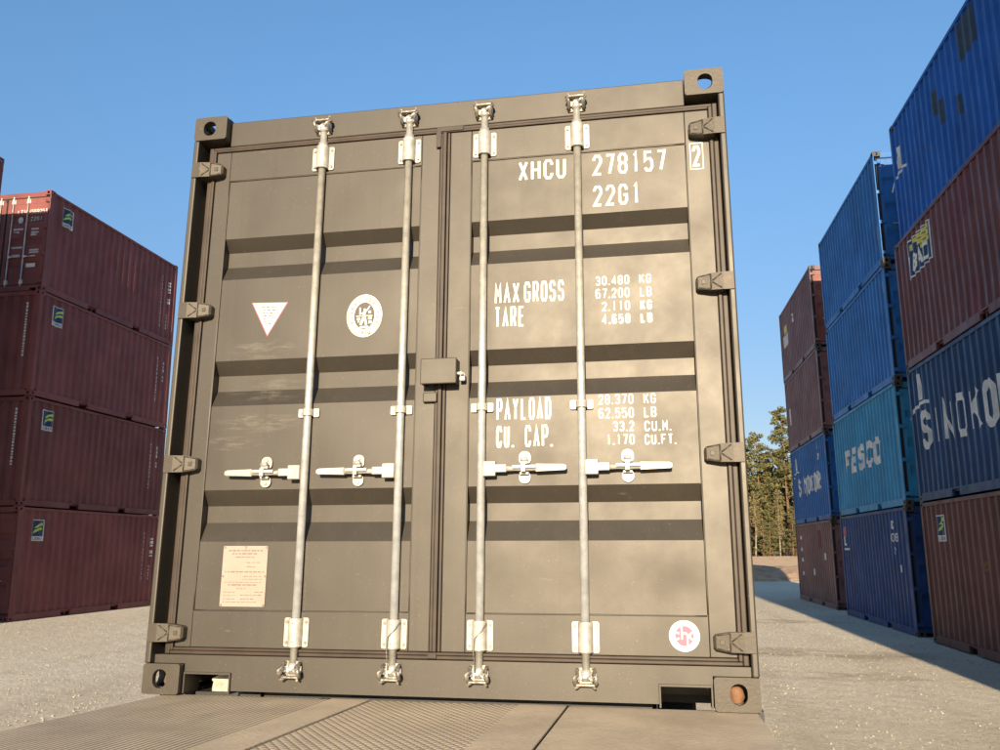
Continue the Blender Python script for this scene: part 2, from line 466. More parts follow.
def ribbon(pts, w):
    """mitred outline pieces (quads) of a stroked 2D polyline"""
    pts = [Vector(p) for p in pts]
    closed = (pts[0] - pts[-1]).length < 1e-6
    if closed:
        pts = pts[:-1]
    n = len(pts)
    L = []
    for i in range(n):
        a = pts[i - 1] if (closed or i > 0) else None
        b = pts[(i + 1) % n] if (closed or i < n - 1) else None
        d1 = (pts[i] - a).normalized() if a is not None else (b - pts[i]).normalized()
        d2 = (b - pts[i]).normalized() if b is not None else d1
        n1 = Vector((-d1.y, d1.x))
        n2 = Vector((-d2.y, d2.x))
        m = (n1 + n2)
        m = m.normalized() if m.length > 1e-4 else n1
        k = w / 2 / max(0.45, m.dot(n1))
        e = Vector((0, 0))
        L.append((pts[i] + m * k, pts[i] - m * k))
    segs = []
    for i in range(n if closed else n - 1):
        j = (i + 1) % n
        segs.append((L[i][0], L[i][1], L[j][1], L[j][0]))
    return segs
def text_quads(s, u, v, h, cw, adv, w, shear=0.0):
    """list of (stroke index, quad) for a line of text with its lower left corner at u, v"""
    out = []
    x = u
    k = 0
    for ch in s:
        if ch in GL:
            for st in GL[ch]:
                p = []
                for a, b in st:
                    px = x + w / 2 + a / 4 * (cw - w)
                    pz = v + w / 2 + b / 6 * (h - w)
                    if ch == '.':
                        pz = v + w / 2
                        px = x + (a - 1.6) / 0.8 * w * 1.1 + 0.0
                    p.append((px + shear * (pz - v), pz))
                for q in ribbon(p, w):
                    out.append((k, q))
                k += 1
        x += adv * (0.5 if ch == '.' else 1.0)
    return out
def poly_quads(polys):
    return [(i, p) for i, p in enumerate(polys)]
def ell(cx, cz, rx, rz, n=32, a0=0.0, a1=2 * math.pi):
    return [(cx + rx * math.cos(a0 + (a1 - a0) * k / n), cz + rz * math.sin(a0 + (a1 - a0) * k / n)) for k in range(n)]
def flat_mesh(name, quads, y, lift=0.00012, door=None):
    """paint on a plane facing -y; with door given it follows the dents of that door's panel"""
    mb = MB()
    for k, q in quads:
        mb.face([(p[0], y - (k % 4) * lift, p[1]) for p in q])
    bm = mb.bm
    if door:
        for v in bm.verts:
            v.co.y += dent(door, v.co.x, v.co.z) - 0.0004
    bm.normal_update()
    for f in bm.faces:
        if f.normal.y > 0:
            f.normal_flip()
    return mb.mesh(name, False)

# corrugated side wall profile: t along the wall, returns depth behind the frame face
PITCH_T, T0, T1 = 0.278, 0.17, 5.888
KN = [0.0, 0.070, 0.139, 0.209, 0.278]
def prof(t):
    if t < T0 or t > T1:
        return 0.012
    f = (t - T0) % PITCH_T
    if f < KN[1]:
        return 0.012
    if f < KN[2]:
        return 0.012 + 0.034 * (f - KN[1]) / (KN[2] - KN[1])
    if f < KN[3]:
        return 0.046
    return 0.046 - 0.034 * (f - KN[3]) / (KN[4] - KN[3])
def knots(a, b):
    k = []
    i = 0
    while True:
        base = T0 + i * PITCH_T
        if base > b:
            break
        for f in KN[:4]:
            t = base + f
            if a < t < b:
                k.append(t)
        i += 1
    return k
def wall_decal(name, quads, side, lift=0.0030):
    """paint on the corrugated side wall: u is read left to right by someone facing the wall.
    side 'l' is the wall at x=0 (u = -y), side 'r' the wall at x=2.438 (u = y)"""
    mb = MB()
    for k, q in quads:
        f = mb.face([(p[0], 0.0, p[1]) for p in q])
        if f is not None:
            f.material_index = k % 4
    bm = mb.bm
    us = [v.co.x for v in bm.verts]
    sgn = -1 if side == 'l' else 1
    a, b = (min(us), max(us)) if side == 'r' else (-max(us), -min(us))
    for t in knots(a, b):
        bmesh.ops.bisect_plane(bm, geom=list(bm.verts) + list(bm.edges) + list(bm.faces), plane_co=(sgn * t, 0, 0), plane_no=(1, 0, 0), dist=1e-5)
    for k in range(15):
        bmesh.ops.bisect_plane(bm, geom=list(bm.verts) + list(bm.edges) + list(bm.faces), plane_co=(0, 0, 0.1585 + (CH - 0.0855 - 0.1585) * k / 14), plane_no=(0, 0, 1), dist=1e-5)
    lay = {}
    for f in bm.faces:
        for v in f.verts:
            lay[v] = f.material_index
    for v in bm.verts:
        t = sgn * v.co.x
        fade = min(1, (t - 0.15) / 0.5, (CL - 0.11 - t) / 0.5, (v.co.z - 0.1585) / 0.35, (CH - 0.0855 - v.co.z) / 0.35)
        d = prof(t) + bow(t, v.co.z) * max(0, fade) - lift - 0.0002 * lay[v]
        v.co = (d, t, v.co.z) if side == 'l' else (2.438 - d, t, v.co.z)
    bm.normal_update()
    for f in bm.faces:
        f.material_index = 0
        if (f.normal.x > 0) == (side == 'l'):
            f.normal_flip()
    return mb.mesh(name, False)

# ------------------------------------------------------------------ container meshes (local: x 0..2.438, y 0..6.058 away from the doors, z 0..2.591)
CW, CL, CH = 2.438, 6.058, 2.591
def rrect(x0, x1, z0, z1, r, n=4):
    p = []
    for cx, cz, a in ((x1 - r, z1 - r, 0), (x0 + r, z1 - r, 1), (x0 + r, z0 + r, 2), (x1 - r, z0 + r, 3)):
        for k in range(n + 1):
            t = (a + k / n) * math.pi / 2
            p.append((cx + r * math.cos(t), cz + r * math.sin(t)))
    return p
def hole_plate(mb, outer, hole, axis, a, b):
    """plate with an oval hole; outer and hole are outlines of equal length and start angle"""
    def P(p, h):
        return {'x': (h, p[0], p[1]), 'y': (p[0], h, p[1]), 'z': (p[0], p[1], h)}[axis]
    n = len(outer)
    V = [[mb.bm.verts.new(P(p, h)) for p in ring] for ring in (outer, hole) for h in (a, b)]
    oa, ob, ha, hb = V
    for i in range(n):
        j = (i + 1) % n
        mb.bm.faces.new((oa[i], oa[j], ha[j], ha[i]))
        mb.bm.faces.new((ob[j], ob[i], hb[i], hb[j]))
        mb.bm.faces.new((oa[j], oa[i], ob[i], ob[j]))
        mb.bm.faces.new((ha[i], ha[j], hb[j], hb[i]))
def casting_mesh():
    """corner casting at the left top front corner: x 0..0.162, y 0..0.178, z 0..0.118 (top at 0.118), mirrored for the others"""
    mb = MB()
    W, D, H, T = 0.162, 0.178, 0.118, 0.026
    def hole(cx, cz, rx, rz):
        o = rrect(cx - rx, cx + rx, cz - rz, cz + rz, min(rx, rz) * 0.96)
        return o
    hole_plate(mb, rrect(0, W, 0, H, 0.012), hole(0.076, 0.058, 0.031, 0.037), 'y', 0, T)
    hole_plate(mb, rrect(T + .0005, D, 0.002, H - 0.002, 0.004), hole(0.085, 0.058, 0.036, 0.030), 'x', 0.001, T)
    hole_plate(mb, rrect(T + .0005, W - 0.001, T + .0005, D, 0.004), hole(0.081, 0.100, 0.040, 0.062), 'z', H - T, H - 0.001)
    mb.box(W - T, W - 0.002, T + .0005, D - 0.001, 0.0025, H - T - 0.0005)
    mb.box(T + .0005, W - T - 0.0005, D - T, D - 0.002, 0.003, H - T - 0.0005)
    mb.box(T + .0005, W - T - 0.0005, T + .0005, D - T - .0005, 0.001, 0.010)
    return mb.mesh('corner_casting')
ME = {}
ME['casting'] = casting_mesh()
def castings(root, mat):
    for sx in (0, 1):
        for sy in (0, 1):
            for sz in (0, 1):
                o = link('corner_casting', ME['casting'], mat, root)
                o.scale = (-1 if sx else 1, -1 if sy else 1, 1 if sz else -1)
                o.location = (CW if sx else 0, CL if sy else 0, CH - 0.118 if sz else 0.118)

def front_frame_mesh():
    """door end frame: posts, header, sill with its two small pockets"""
    mb = MB()
    for s in (0, 1):
        X = (lambda x: x) if s == 0 else (lambda x: CW - x)
        def bx(a, b, *r, **k):
            p, q = sorted((X(a), X(b)))
            mb.box(p, q, *r, **k)
        bx(0.0, 0.0255, 0.002, 0.150, 0.118, CH - 0.118, bev=0.006)
        bx(0.026, 0.100, 0.142, 0.150, 0.1525, CH - 0.1495)
    mb.box(0.164, 2.274, 0.046, 0.140, 2.452, 2.577, bev=0.004)
    mb.box(0.028, 0.1635, 0.112, 0.140, 2.4545, 2.472)
    mb.box(2.2745, 2.410, 0.112, 0.140, 2.4545, 2.472)
    mb.prism([(0.164, 0.152), (0.164, 0.0868), (0.3725, 0.0868), (0.3725, 0.016), (2.0775, 0.016), (2.0775, 0.0868), (2.274, 0.0868), (2.274, 0.152)], 'y', 0.036, 0.140)
    mb.box(0.0262, 0.1638, 0.0362, 0.140, 0.1185, 0.1518)
    mb.box(2.2742, 2.4118, 0.0362, 0.140, 0.1185, 0.1518)
    for a, b in ((0.1655, 0.371), (2.079, 2.2725)):      # raised lips round the pockets
        mb.box(a, b, 0.028, 0.060, 0.0785, 0.0862)
        mb.box(a, a + 0.006, 0.028, 0.140, 0.004, 0.078)
        mb.box(b - 0.006, b, 0.028, 0.140, 0.004, 0.078)
    return mb.mesh('end_frame')
def body_frame_mesh():
    """rails along the body and the posts at the far end"""
    mb = MB()
    for s in (0, 1):
        def bx(a, b, *r):
            p, q = (a, b) if s == 0 else (CW - b, CW - a)
            mb.box(p, q, *r)
        bx(0.002, 0.060, 0.179, CL - 0.179, CH - 0.085, CH - 0.022)      # top rail
        bx(0.004, 0.055, 0.151, 0.178, 0.1185, CH - 0.119)               # back of the door post
        # bottom rail broken by two fork pockets
        for y0, y1 in ((0.179, 1.822), (2.182, 3.876), (4.236, CL - 0.179)):
            bx(0.002, 0.050, y0, y1, 0.014, 0.158)
        for y0, y1 in ((1.822, 2.182), (3.876, 4.236)):
            bx(0.002, 0.050, y0 + 0.0005, y1 - 0.0005, 0.132, 0.158)
        bx(0.0, 0.110, CL - 0.110, CL, 0.1185, CH - 0.1185)              # far post
    for k in range(10):                                                  # cross members under the floor
        mb.box(0.0555, CW - 0.0555, 0.36 + k * 0.56, 0.40 + k * 0.56, 0.014, 0.094)
    mb.box(0.164, 2.274, CL - 0.08, CL - 0.004, CH - 0.118, CH - 0.02)
    mb.box(0.164, 2.274, CL - 0.08, CL - 0.004, 0.014, 0.150)
    return mb.mesh('frame')
def bow(t, z):
    return 0.012 * noise.noise((t * 0.9, z * 0.8, 2.2)) + 0.004
def side_wall_mesh(side):
    mb = MB()
    ts = [0.152] + [T0] + knots(T0, T1) + [T1, CL - 0.1105]
    ts = sorted(set(round(t, 5) for t in ts))
    z0, z1 = 0.1585, CH - 0.0855
    zs = [z0 + (z1 - z0) * k / 14 for k in range(15)]
    rows = []
    for z in zs:
        row = []
        for t in ts:
            fade = min(1, (t - 0.15) / 0.5, (CL - 0.11 - t) / 0.5, (z - z0) / 0.35, (z1 - z) / 0.35)
            d = prof(t) + bow(t, z) * max(0, fade)
            row.append(mb.bm.verts.new((d if side == 'l' else CW - d, t, z)))
        rows.append(row)
    for A, B in zip(rows, rows[1:]):
        for i in range(len(ts) - 1):
            mb.bm.faces.new((A[i], A[i + 1], B[i + 1], B[i]) if side == 'r' else (A[i + 1], A[i], B[i], B[i + 1]))
    # inner liner keeps the wall closed
    x = 0.075 if side == 'l' else CW - 0.075
    mb.face([(x, 0.152, z0), (x, CL - 0.111, z0), (x, CL - 0.111, z1), (x, 0.152, z1)])
    return mb.mesh('side_wall', False)
def roof_mesh():
    mb = MB()
    n = 58
    prev = None
    y0, y1 = 0.141, CL - 0.0805
    for i in range(n + 1):
        y = y0 + (y1 - y0) * i / n
        z = CH - (0.026 if i % 4 in (0, 1) else 0.044)
        cur = (mb.bm.verts.new((0.0605, y, z)), mb.bm.verts.new((CW - 0.0605, y, z)))
        if prev:
            mb.bm.faces.new((prev[0], prev[1], cur[1], cur[0]))
        prev = cur
    mb.box(0.051, CW - 0.051, 0.16, CL - 0.081, 0.095, 0.130)            # floor closes the underside
    return mb.mesh('roof')
def end_wall_mesh():
    mb = MB()
    xs, ds = [], []
    x = 0.1105
    k = 0
    while x < CW - 0.1105:
        xs.append(x)
        ds.append((0.012, 0.012, 0.052, 0.052)[k % 4])
        x += (0.075, 0.055, 0.075, 0.055)[k % 4]
        k += 1
    xs.append(CW - 0.1105)
    ds.append(0.012)
    A = [mb.bm.verts.new((a, CL - d, 0.1505)) for a, d in zip(xs, ds)]
    B = [mb.bm.verts.new((a, CL - d, CH - 0.1185)) for a, d in zip(xs, ds)]
    for i in range(len(xs) - 1):
        mb.bm.faces.new((A[i + 1], A[i], B[i], B[i + 1]))
    return mb.mesh('end_wall', False)
# door: frame members round a recessed panel with three deep horizontal grooves
GROOVE = ((1.985, 1.932, 1.860, 1.784), (1.402, 1.343, 1.272, 1.196), (0.828, 0.763, 0.692, 0.610))
GD = 0.046
def dent(which, x, z):
    p0, p1 = (0.172, 1.107) if which == 'left' else (1.337, 2.270)
    seed = 3.1 if which == 'left' else 9.7
    ex = min(1, min(x - p0, p1 - x) / 0.10)
    ez = min(1, min(z - 0.3285, 2.2755 - z) / 0.08)
    d = noise.noise((x * 2.6, z * 3.4, seed)) * 0.0030 + noise.noise((x * 7, z * 8, seed + 5)) * 0.0007
    d *= max(0, ex) * max(0, ez)
    if which == 'right':
        d += 0.005 * math.exp(-((x - 2.16) / 0.10) ** 2 - ((z - 1.60) / 0.10) ** 2) + 0.006 * math.exp(-((x - 2.19) / 0.07) ** 2 - ((z - 0.42) / 0.09) ** 2)
    return d
def door_mesh(which):
    x0, x1, p0, p1 = (0.100, 1.192, 0.172, 1.107) if which == 'left' else (1.240, 2.3695, 1.337, 2.270)
    mb = MB()
    Y = 0.050
    mb.box(x0, p0, Y, 0.116, 0.182, 2.424, bev=0.003)
    mb.box(p1, x1, Y, 0.116, 0.182, 2.424, bev=0.003)
    mb.box(p0 + .0004, p1 - .0004, Y + 0.0006, 0.100, 2.276, 2.4235, bev=0.002)
    mb.box(p0 + .0004, p1 - .0004, Y + 0.0006, 0.100, 0.1825, 0.328, bev=0.002)
    # panel as a fine grid so that it can carry slight dents
    prof_z = [(0.3285, 0.0)]
    for a, b, c, d in reversed(GROOVE):
        prof_z += [(d, 0.0), (c, GD), (b, GD), (a, 0.0)]
    prof_z.append((2.2755, 0.0))
    zs = []
    for (za, da), (zb, db) in zip(prof_z, prof_z[1:]):
        n = max(2, int(round((zb - za) / 0.024)))
        for k in range(n):
            zs.append((za + (zb - za) * k / n, da + (db - da) * k / n))
    zs.append(prof_z[-1])
    nx = 44
    rows = []
    for z, d in zs:
        row = []
        for i in range(nx + 1):
            x = p0 + 0.0006 + (p1 - p0 - 0.0012) * i / nx
            dv = dent(which, x, z) * (0.25 if 0.004 < d < GD - 0.004 else 1.0)
            row.append(mb.bm.verts.new((x, Y + 0.005 + d + dv, z)))
        rows.append(row)
    pf = []
    for A, B in zip(rows, rows[1:]):
        for i in range(nx):
            f = mb.bm.faces.new((A[i], A[i + 1], B[i + 1], B[i]))
            f.smooth = True
            pf.append(f)
    me = mb.mesh(which + '_door')
    me.set_sharp_from_angle(angle=RAD(20))
    return me
def seam_mesh(which):
    """sealant bead round the recessed panel"""
    p0, p1 = (0.172, 1.107) if which == 'left' else (1.337, 2.270)
    mb = MB()
    for x in (p0, p1):
        mb.tube([(x, 0.0525, 0.334 + (2.27 - 0.334) * k / 24) for k in range(25)], [0.0030 + 0.0012 * rnd.random() for _ in range(25)], 6)
    for z in (0.330, 2.274):
        mb.tube([(p0 + 0.004 + (p1 - p0 - 0.008) * k / 16, 0.0535, z) for k in range(17)], [0.0026 + 0.0012 * rnd.random() for _ in range(17)], 6)
    return mb.mesh('panel_seam')
def gasket_mesh():
    mb = MB()
    o0, o1, z0, z1 = 0.0605, 2.4085, 0.1535, 2.4515
    def ring(ax0, ax1, az0, az1, u, w, y0, y1):
        mb.box(ax0, ax0 + u, y0, y1, az0, az1, bev=0.004)
        mb.box(ax1 - u, ax1, y0, y1, az0, az1, bev=0.004)
        mb.box(ax0 + u + .0003, ax1 - u - .0003, y0 + .0004, y1, az0, az0 + w, bev=0.004)
        mb.box(ax0 + u + .0003, ax1 - u - .0003, y0 + .0004, y1, az1 - w, az1, bev=0.004)
    ring(o0, o1, z0, z1, 0.021, 0.015, 0.046, 0.110)
    ring(o0 + 0.0215, o1 - 0.0215, z0 + 0.0155, z1 - 0.0155, 0.0165, 0.0125, 0.040, 0.098)
    for a, b, y in ((1.1945, 1.2060, 0.044), (1.2085, 1.2240, 0.036), (1.2265, 1.2385, 0.046)):
        mb.box(a, b, y, 0.098, 0.183, 2.4225, bev=0.002)
    # lapped corners of the strip above and below the centre joint
    mb.box(1.178, 1.300, 0.0365, 0.0405, 2.428, 2.448, bev=0.001)
    mb.box(1.176, 1.199, 0.0340, 0.0378, 2.350, 2.4275, bev=0.001)
    mb.box(1.190, 1.226, 0.0360, 0.0406, 0.158, 0.180, bev=0.001)
    return mb.mesh('door_gasket')
def rod_mesh():
    """galvanised tube with thinner ends, origin on its axis at z = 0"""
    mb = MB()
    mb.tube([(0, 0, 0.130), (0, 0, 0.188), (0, 0, 0.1885), (0, 0, 0.300), (0, 0, 0.3005), (0, 0, 2.305), (0, 0, 2.3055), (0, 0, 2.418), (0, 0, 2.4185), (0, 0, 2.475)],
            [0.0155, 0.0155, 0.0215, 0.0215, 0.0163, 0.0163, 0.0215, 0.0215, 0.0155, 0.0155], 20)
    return mb.mesh('locking_rod')
def rod_cam_mesh(sgn):
    """claw at the rod end, local z from the rod end"""
    mb = MB()
    mb.tube([(0, 0, 0.0), (0, 0, 0.012 * sgn), (0, 0, 0.040 * sgn)], [0.0175, 0.023, 0.017], 14)
    for s in (-1, 1):
        mb.prism([(s * 0.004, 0.012), (s * 0.030, 0.004), (s * 0.040, -0.014), (s * 0.028, -0.020), (s * 0.022, -0.010), (s * 0.004, -0.006)][::s], 'z', 0.010 * sgn, 0.034 * sgn)
    mb.box(-0.012, 0.012, -0.026, 0.004, *sorted((0.016 * sgn, 0.030 * sgn)), bev=0.003)
    mb.tube([(0.006, -0.022, 0.024 * sgn), (0.028, -0.030, 0.036 * sgn)], 0.006, 8)
    return mb.mesh('rod_cam')
def cam_keeper_mesh(sgn):
    """keeper welded to the header or sill: a base with two curled horns"""
    mb = MB()
    mb.box(-0.034, 0.034, 0.020, 0.0275, *sorted((-0.012 * sgn, 0.052 * sgn)), bev=0.002)
    for s in (-1, 1):
        pts = [(s * 0.030, 0.020, 0.046 * sgn), (s * 0.037, 0.000, 0.047 * sgn), (s * 0.040, -0.018, 0.038 * sgn), (s * 0.036, -0.026, 0.022 * sgn), (s * 0.030, -0.020, 0.010 * sgn), (s * 0.033, 0.000, 0.000), (s * 0.030, 0.020, -0.004 * sgn)]
        mb.tube(pts, [0.008, 0.008, 0.0085, 0.009, 0.0075, 0.007, 0.007], 8)
        mb.tube([(s * 0.018, 0.021, 0.052 * sgn), (s * 0.036, -0.016, 0.058 * sgn)], 0.005, 6)
    mb.box(-0.036, 0.036, -0.012, 0.0195, *sorted((0.0445 * sgn, 0.0535 * sgn)), bev=0.003)
    return mb.mesh('cam_keeper')
def guide_plate_mesh():
    """rod guide: two pierced wings on the door and a sleeve over the rod"""
    mb = MB()
    for s in (-1, 1):
        a, b = sorted((s * 0.0215, s * 0.052))
        mb.prism(rrect(a, b, -0.057, 0.057, 0.008), 'y', 0.0095, 0.0148)
    n = 12
    outer = [(0.029 * math.cos(math.pi + math.pi * k / n), 0.029 * math.sin(math.pi + math.pi * k / n)) for k in range(n + 1)]
    inner = [(0.0235 * math.cos(math.pi + math.pi * k / n), 0.0235 * math.sin(math.pi + math.pi * k / n)) for k in range(n, -1, -1)]
    prof2 = [(-0.029, 0.012)] + outer + [(0.029, 0.012), (0.0235, 0.012)] + inner + [(-0.0235, 0.012)]
    mb.prism(prof2, 'z', -0.055, 0.055)
    n0 = len(mb.bm.faces)
    for s in (-1, 1):
        for z in (-0.040, 0.040):
            mb.tube([(s * 0.041, 0.0095, z), (s * 0.041, 0.004, z)], 0.0062, 8)
    for z in (-0.036, 0.036):
        mb.tube([(0.0, -0.0288, z), (0.0, -0.0300, z)], 0.0035, 8)
    mb.bm.faces.ensure_lookup_table()
    for f in list(mb.bm.faces)[n0:]:
        f.material_index = 1
    me = mb.mesh('rod_guide')
    me.materials.append(MAT['bolt'])
    return me
def clip_mesh():
    mb = MB()
    for s in (-1, 1):
        a, b = sorted((s * 0.019, s * 0.047))
        mb.prism(rrect(a, b, -0.0185, 0.0185, 0.006), 'y', 0.0095, 0.0148)
    n = 10
    mb.prism([(0.0235 * math.cos(math.pi + math.pi * k / n), 0.0235 * math.sin(math.pi + math.pi * k / n)) for k in range(n + 1)] +
             [(0.0235, 0.012), (0.0185, 0.012)] + [(0.0185 * math.cos(math.pi + math.pi * k / n), 0.0185 * math.sin(math.pi + math.pi * k / n)) for k in range(n, -1, -1)] + [(-0.0185, 0.012), (-0.0235, 0.012)], 'z', -0.0145, 0.0145)
    for s in (-1, 1):
        mb.tube([(s * 0.035, 0.0095, 0), (s * 0.035, 0.005, 0)], 0.006, 8)
    return mb.mesh('rod_clip')
def handle_mesh(s):
    """locking handle: hub clamped on the rod, flat bar that narrows, then a wide grip; s = -1 points left"""
    mb = MB()
    a, b = sorted((s * 0.012, s * 0.064))
    mb.box(a, b, -0.030, -0.002, -0.033, 0.027, bev=0.004)
    a, b = sorted((s * 0.060, s * 0.108))
    mb.box(a, b, -0.026, -0.010, -0.018, 0.014, bev=0.003)
    n = 8
    pts = [(s * 0.105, -0.016, -0.003), (s * 0.14, -0.014, -0.004), (s * 0.18, -0.013, -0.006), (s * 0.235, -0.016, -0.003)]
    mb.tube(pts, [0.012, 0.009, 0.008, 0.012], 10)
    xa, xb = s * 0.228, s * 0.350
    mb.prism([(xa, -0.017), (xa, 0.013), (xb - s * 0.01, 0.010), (xb, 0.004), (xb, -0.009), (xb - s * 0.006, -0.013)], 'y', -0.027, -0.012)
    bmesh.ops.bevel(mb.bm, geom=[e for e in mb.bm.edges if e.calc_length() > 0.02 and all(abs(v.co.x) > 0.22 for v in e.verts)], offset=0.003, segments=2, affect='EDGES')
    return mb.mesh('lock_handle')
def retainer_mesh():
    """oval keeper plate with a hinged hasp holding the handle"""
    mb = MB()
    mb.prism(rrect(-0.023, 0.023, -0.064, -0.014, 0.022, 6), 'y', 0.0095, 0.0148)
    mb.prism(rrect(-0.024, 0.024, 0.010, 0.066, 0.022, 6), 'y', 0.0095, 0.0148)
    mb.box(-0.019, 0.019, -0.010, 0.0092, -0.030, -0.020, bev=0.002)
    mb.box(-0.017, 0.017, -0.014, 0.0092, 0.012, 0.024, bev=0.003)
    mb.box(-0.045, 0.050, -0.034, -0.0285, -0.008, 0.006, bev=0.002)
    mb.box(-0.009, 0.009, -0.038, -0.0345, -0.022, 0.012, bev=0.002)
    mb.tube([(-0.015, -0.012, 0.030), (0.015, -0.012, 0.030)], 0.008, 8)
    for z in (-0.047, 0.050):
        mb.tube([(0, 0.0095, z), (0, 0.003, z)], 0.0075, 8)
    return mb.mesh('handle_retainer')
def hinge_mesh():
    """hinge blade from the post pin (x = 0.02) to the door face (x = 0.155), with V ribs"""
    mb = MB()
    sec = ((0.006, -0.005, 0.0015, 0.037), (0.046, -0.005, 0.0015, 0.037), (0.0465, -0.005, 0.048, 0.0365), (0.092, 0.001, 0.0485, 0.0355), (0.146, 0.009, 0.0485, 0.027), (0.154, 0.0180, 0.0485, 0.019))
    rings = [[mb.bm.verts.new(p) for p in ((x, yf, -h), (x, yf, h), (x, yb, h), (x, yb, -h))] for x, yf, yb, h in sec]
    for A, B in zip(rings, rings[1:]):
        for k in range(4):
            mb.bm.faces.new((A[k], A[(k + 1) % 4], B[(k + 1) % 4], B[k]))
    mb.bm.faces.new(rings[0][::-1])
    mb.bm.faces.new(rings[-1])
    def on(x, z, lift=0.0):
        y = -0.005 + (x - 0.0465) * (0.006 / 0.0455) if x < 0.092 else 0.001 + (x - 0.092) * (0.008 / 0.054)
        return (x, y - lift, z)
    for zz in (-1, 1):
        mb.tube([on(0.054, zz * 0.030), on(0.090, zz * 0.003)], 0.0032, 6)
        mb.tube([on(0.094, zz * 0.0315), on(0.144, zz * 0.0235)], 0.0030, 6)
    mb.tube([on(0.096, -0.029), on(0.096, 0.029)], 0.0034, 6)
    mb.box(0.116, 0.132, 0.0025, 0.0085, -0.009, 0.009, bev=0.001)
    return mb.mesh('hinge')
ME['end_frame'] = front_frame_mesh()
ME['frame'] = body_frame_mesh()
ME['wall_l'] = side_wall_mesh('l')
ME['wall_r'] = side_wall_mesh('r')
ME['roof'] = roof_mesh()
ME['end'] = end_wall_mesh()
ME['door_left'] = door_mesh('left')
ME['door_right'] = door_mesh('right')
ME['seam_left'] = seam_mesh('left')
ME['seam_right'] = seam_mesh('right')
ME['gasket'] = gasket_mesh()
ME['rod'] = rod_mesh()
ME['cam_t'], ME['cam_b'] = rod_cam_mesh(1), rod_cam_mesh(-1)
ME['keep_t'], ME['keep_b'] = cam_keeper_mesh(1), cam_keeper_mesh(-1)
ME['guide'], ME['clip'] = guide_plate_mesh(), clip_mesh()
ME['handle_l'], ME['handle_r'] = handle_mesh(-1), handle_mesh(1)
ME['retainer'], ME['hinge'] = retainer_mesh(), hinge_mesh()

RODS = ((0.637, 'left'), (1.050, 'left'), (1.398, 'right'), (1.810, 'right'))
HINGE_Z = (2.320, 1.632, 0.938, 0.240)
def container_body(root, mat, lod=False, rodmat='galv', hw=None, gmat='gasket', doormat=None, castmat=None):
    """everything a container has, hung under its empty; returns the parts lettering is put on"""
    hw = hw or mat
    doormat = doormat or mat
    P = {}
    castings(root, castmat or mat)
    P['end_frame'] = link('end_frame', ME['end_frame'], mat, root)
    P['frame'] = link('frame', ME['frame'], mat, root)
    P['wall_l'] = link('side_wall', ME['wall_l'], mat, root)
    P['wall_r'] = link('side_wall', ME['wall_r'], mat, root)
    P['roof'] = link('roof', ME['roof'], mat, root)
    P['end'] = link('end_wall', ME['end'], mat, root)
    P['left'] = link('door', ME['door_left'], doormat, root)
    P['right'] = link('door', ME['door_right'], doormat, root)
    link('door_gasket', ME['gasket'], gmat, root)
    for x, d in RODS:
        D = P[d]
        ry = 0.0345
        link('locking_rod', ME['rod'], rodmat, D, (x, ry, 0))
        for z in (0.248, 2.345):
            g = link('rod_guide', ME['guide'], 'zinc' if not lod else rodmat, D, (x, ry, z))
        link('lock_handle', ME['handle_l' if d == 'left' else 'handle_r'], 'zinc' if not lod else rodmat, D, (x, ry, 0.897))
        if lod:
            continue
        link('rod_cam', ME['cam_t'], 'galv', D, (x, ry, 2.475))
        link('rod_cam', ME['cam_b'], 'galv', D, (x, ry, 0.130))
        link('cam_keeper', ME['keep_t'], 'cam', P['end_frame'], (x, 0.018, 2.478))
        link('cam_keeper', ME['keep_b'], 'cam', P['end_frame'], (x, 0.0085, 0.127))
        link('rod_clip', ME['clip'], 'zinc', D, (x, ry, 1.152))
        s = -1 if d == 'left' else 1
        link('handle_retainer', ME['retainer'], 'zinc', D, (x + s * 0.178, ry, 0.900))
    for s in (0, 1):
        for z in HINGE_Z:
            h = link('hinge', ME['hinge'], hw, P['right' if s else 'left'], (CW if s else 0, 0, z))
            if s:
                h.scale = (-1, 1, 1)
    if not lod:
        link('panel_seam', ME['seam_left'], mat, P['left'])
        link('panel_seam', ME['seam_right'], mat, P['right'])
    return P

# ------------------------------------------------------------------ ground, sky surroundings
def gz(x, y):
    f = min(1.0, max(0.0, (6.0 - x) / 18.0))
    z = -1.195 + 0.235 * f
    if y > 50:
        z += min(1.0, (y - 50) / 45.0) * 0.86
    n = noise.noise((x * 0.22, y * 0.22, 1.7)) * 0.035 + noise.noise((x * 0.9, y * 0.9, 4.2)) * 0.012
    if x > 6.2 and x < 12 or x < -11.2:
        n *= 0.25
    return z + n
def axis(lo, hi, spec):
    pts = [lo]
    while pts[-1] < hi:
        p = pts[-1]
        for a, b, st in spec:
            if a <= p < b:
                pts.append(p + st)
                break
        else:
            pts.append(p + 60.0)
    return pts
gb = bmesh.new()
xs = axis(-900, 900, ((-80, -20, 6), (-20, 14, 0.4), (14, 80, 3)))
ys = axis(-700, 1500, ((-60, -6, 4), (-6, 48, 0.45), (48, 140, 4)))
grid = [[gb.verts.new((x, y, gz(x, y))) for x in xs] for y in ys]
for A, B in zip(grid, grid[1:]):
    for i in range(len(xs) - 1):
        f = gb.faces.new((A[i], A[i + 1], B[i + 1], B[i]))
        f.smooth = True
gm = bpy.data.meshes.new('ground')
gb.to_mesh(gm)
gb.free()
gm.materials.append(None)
g = link('ground', gm, 'ground')
g['kind'] = 'structure'

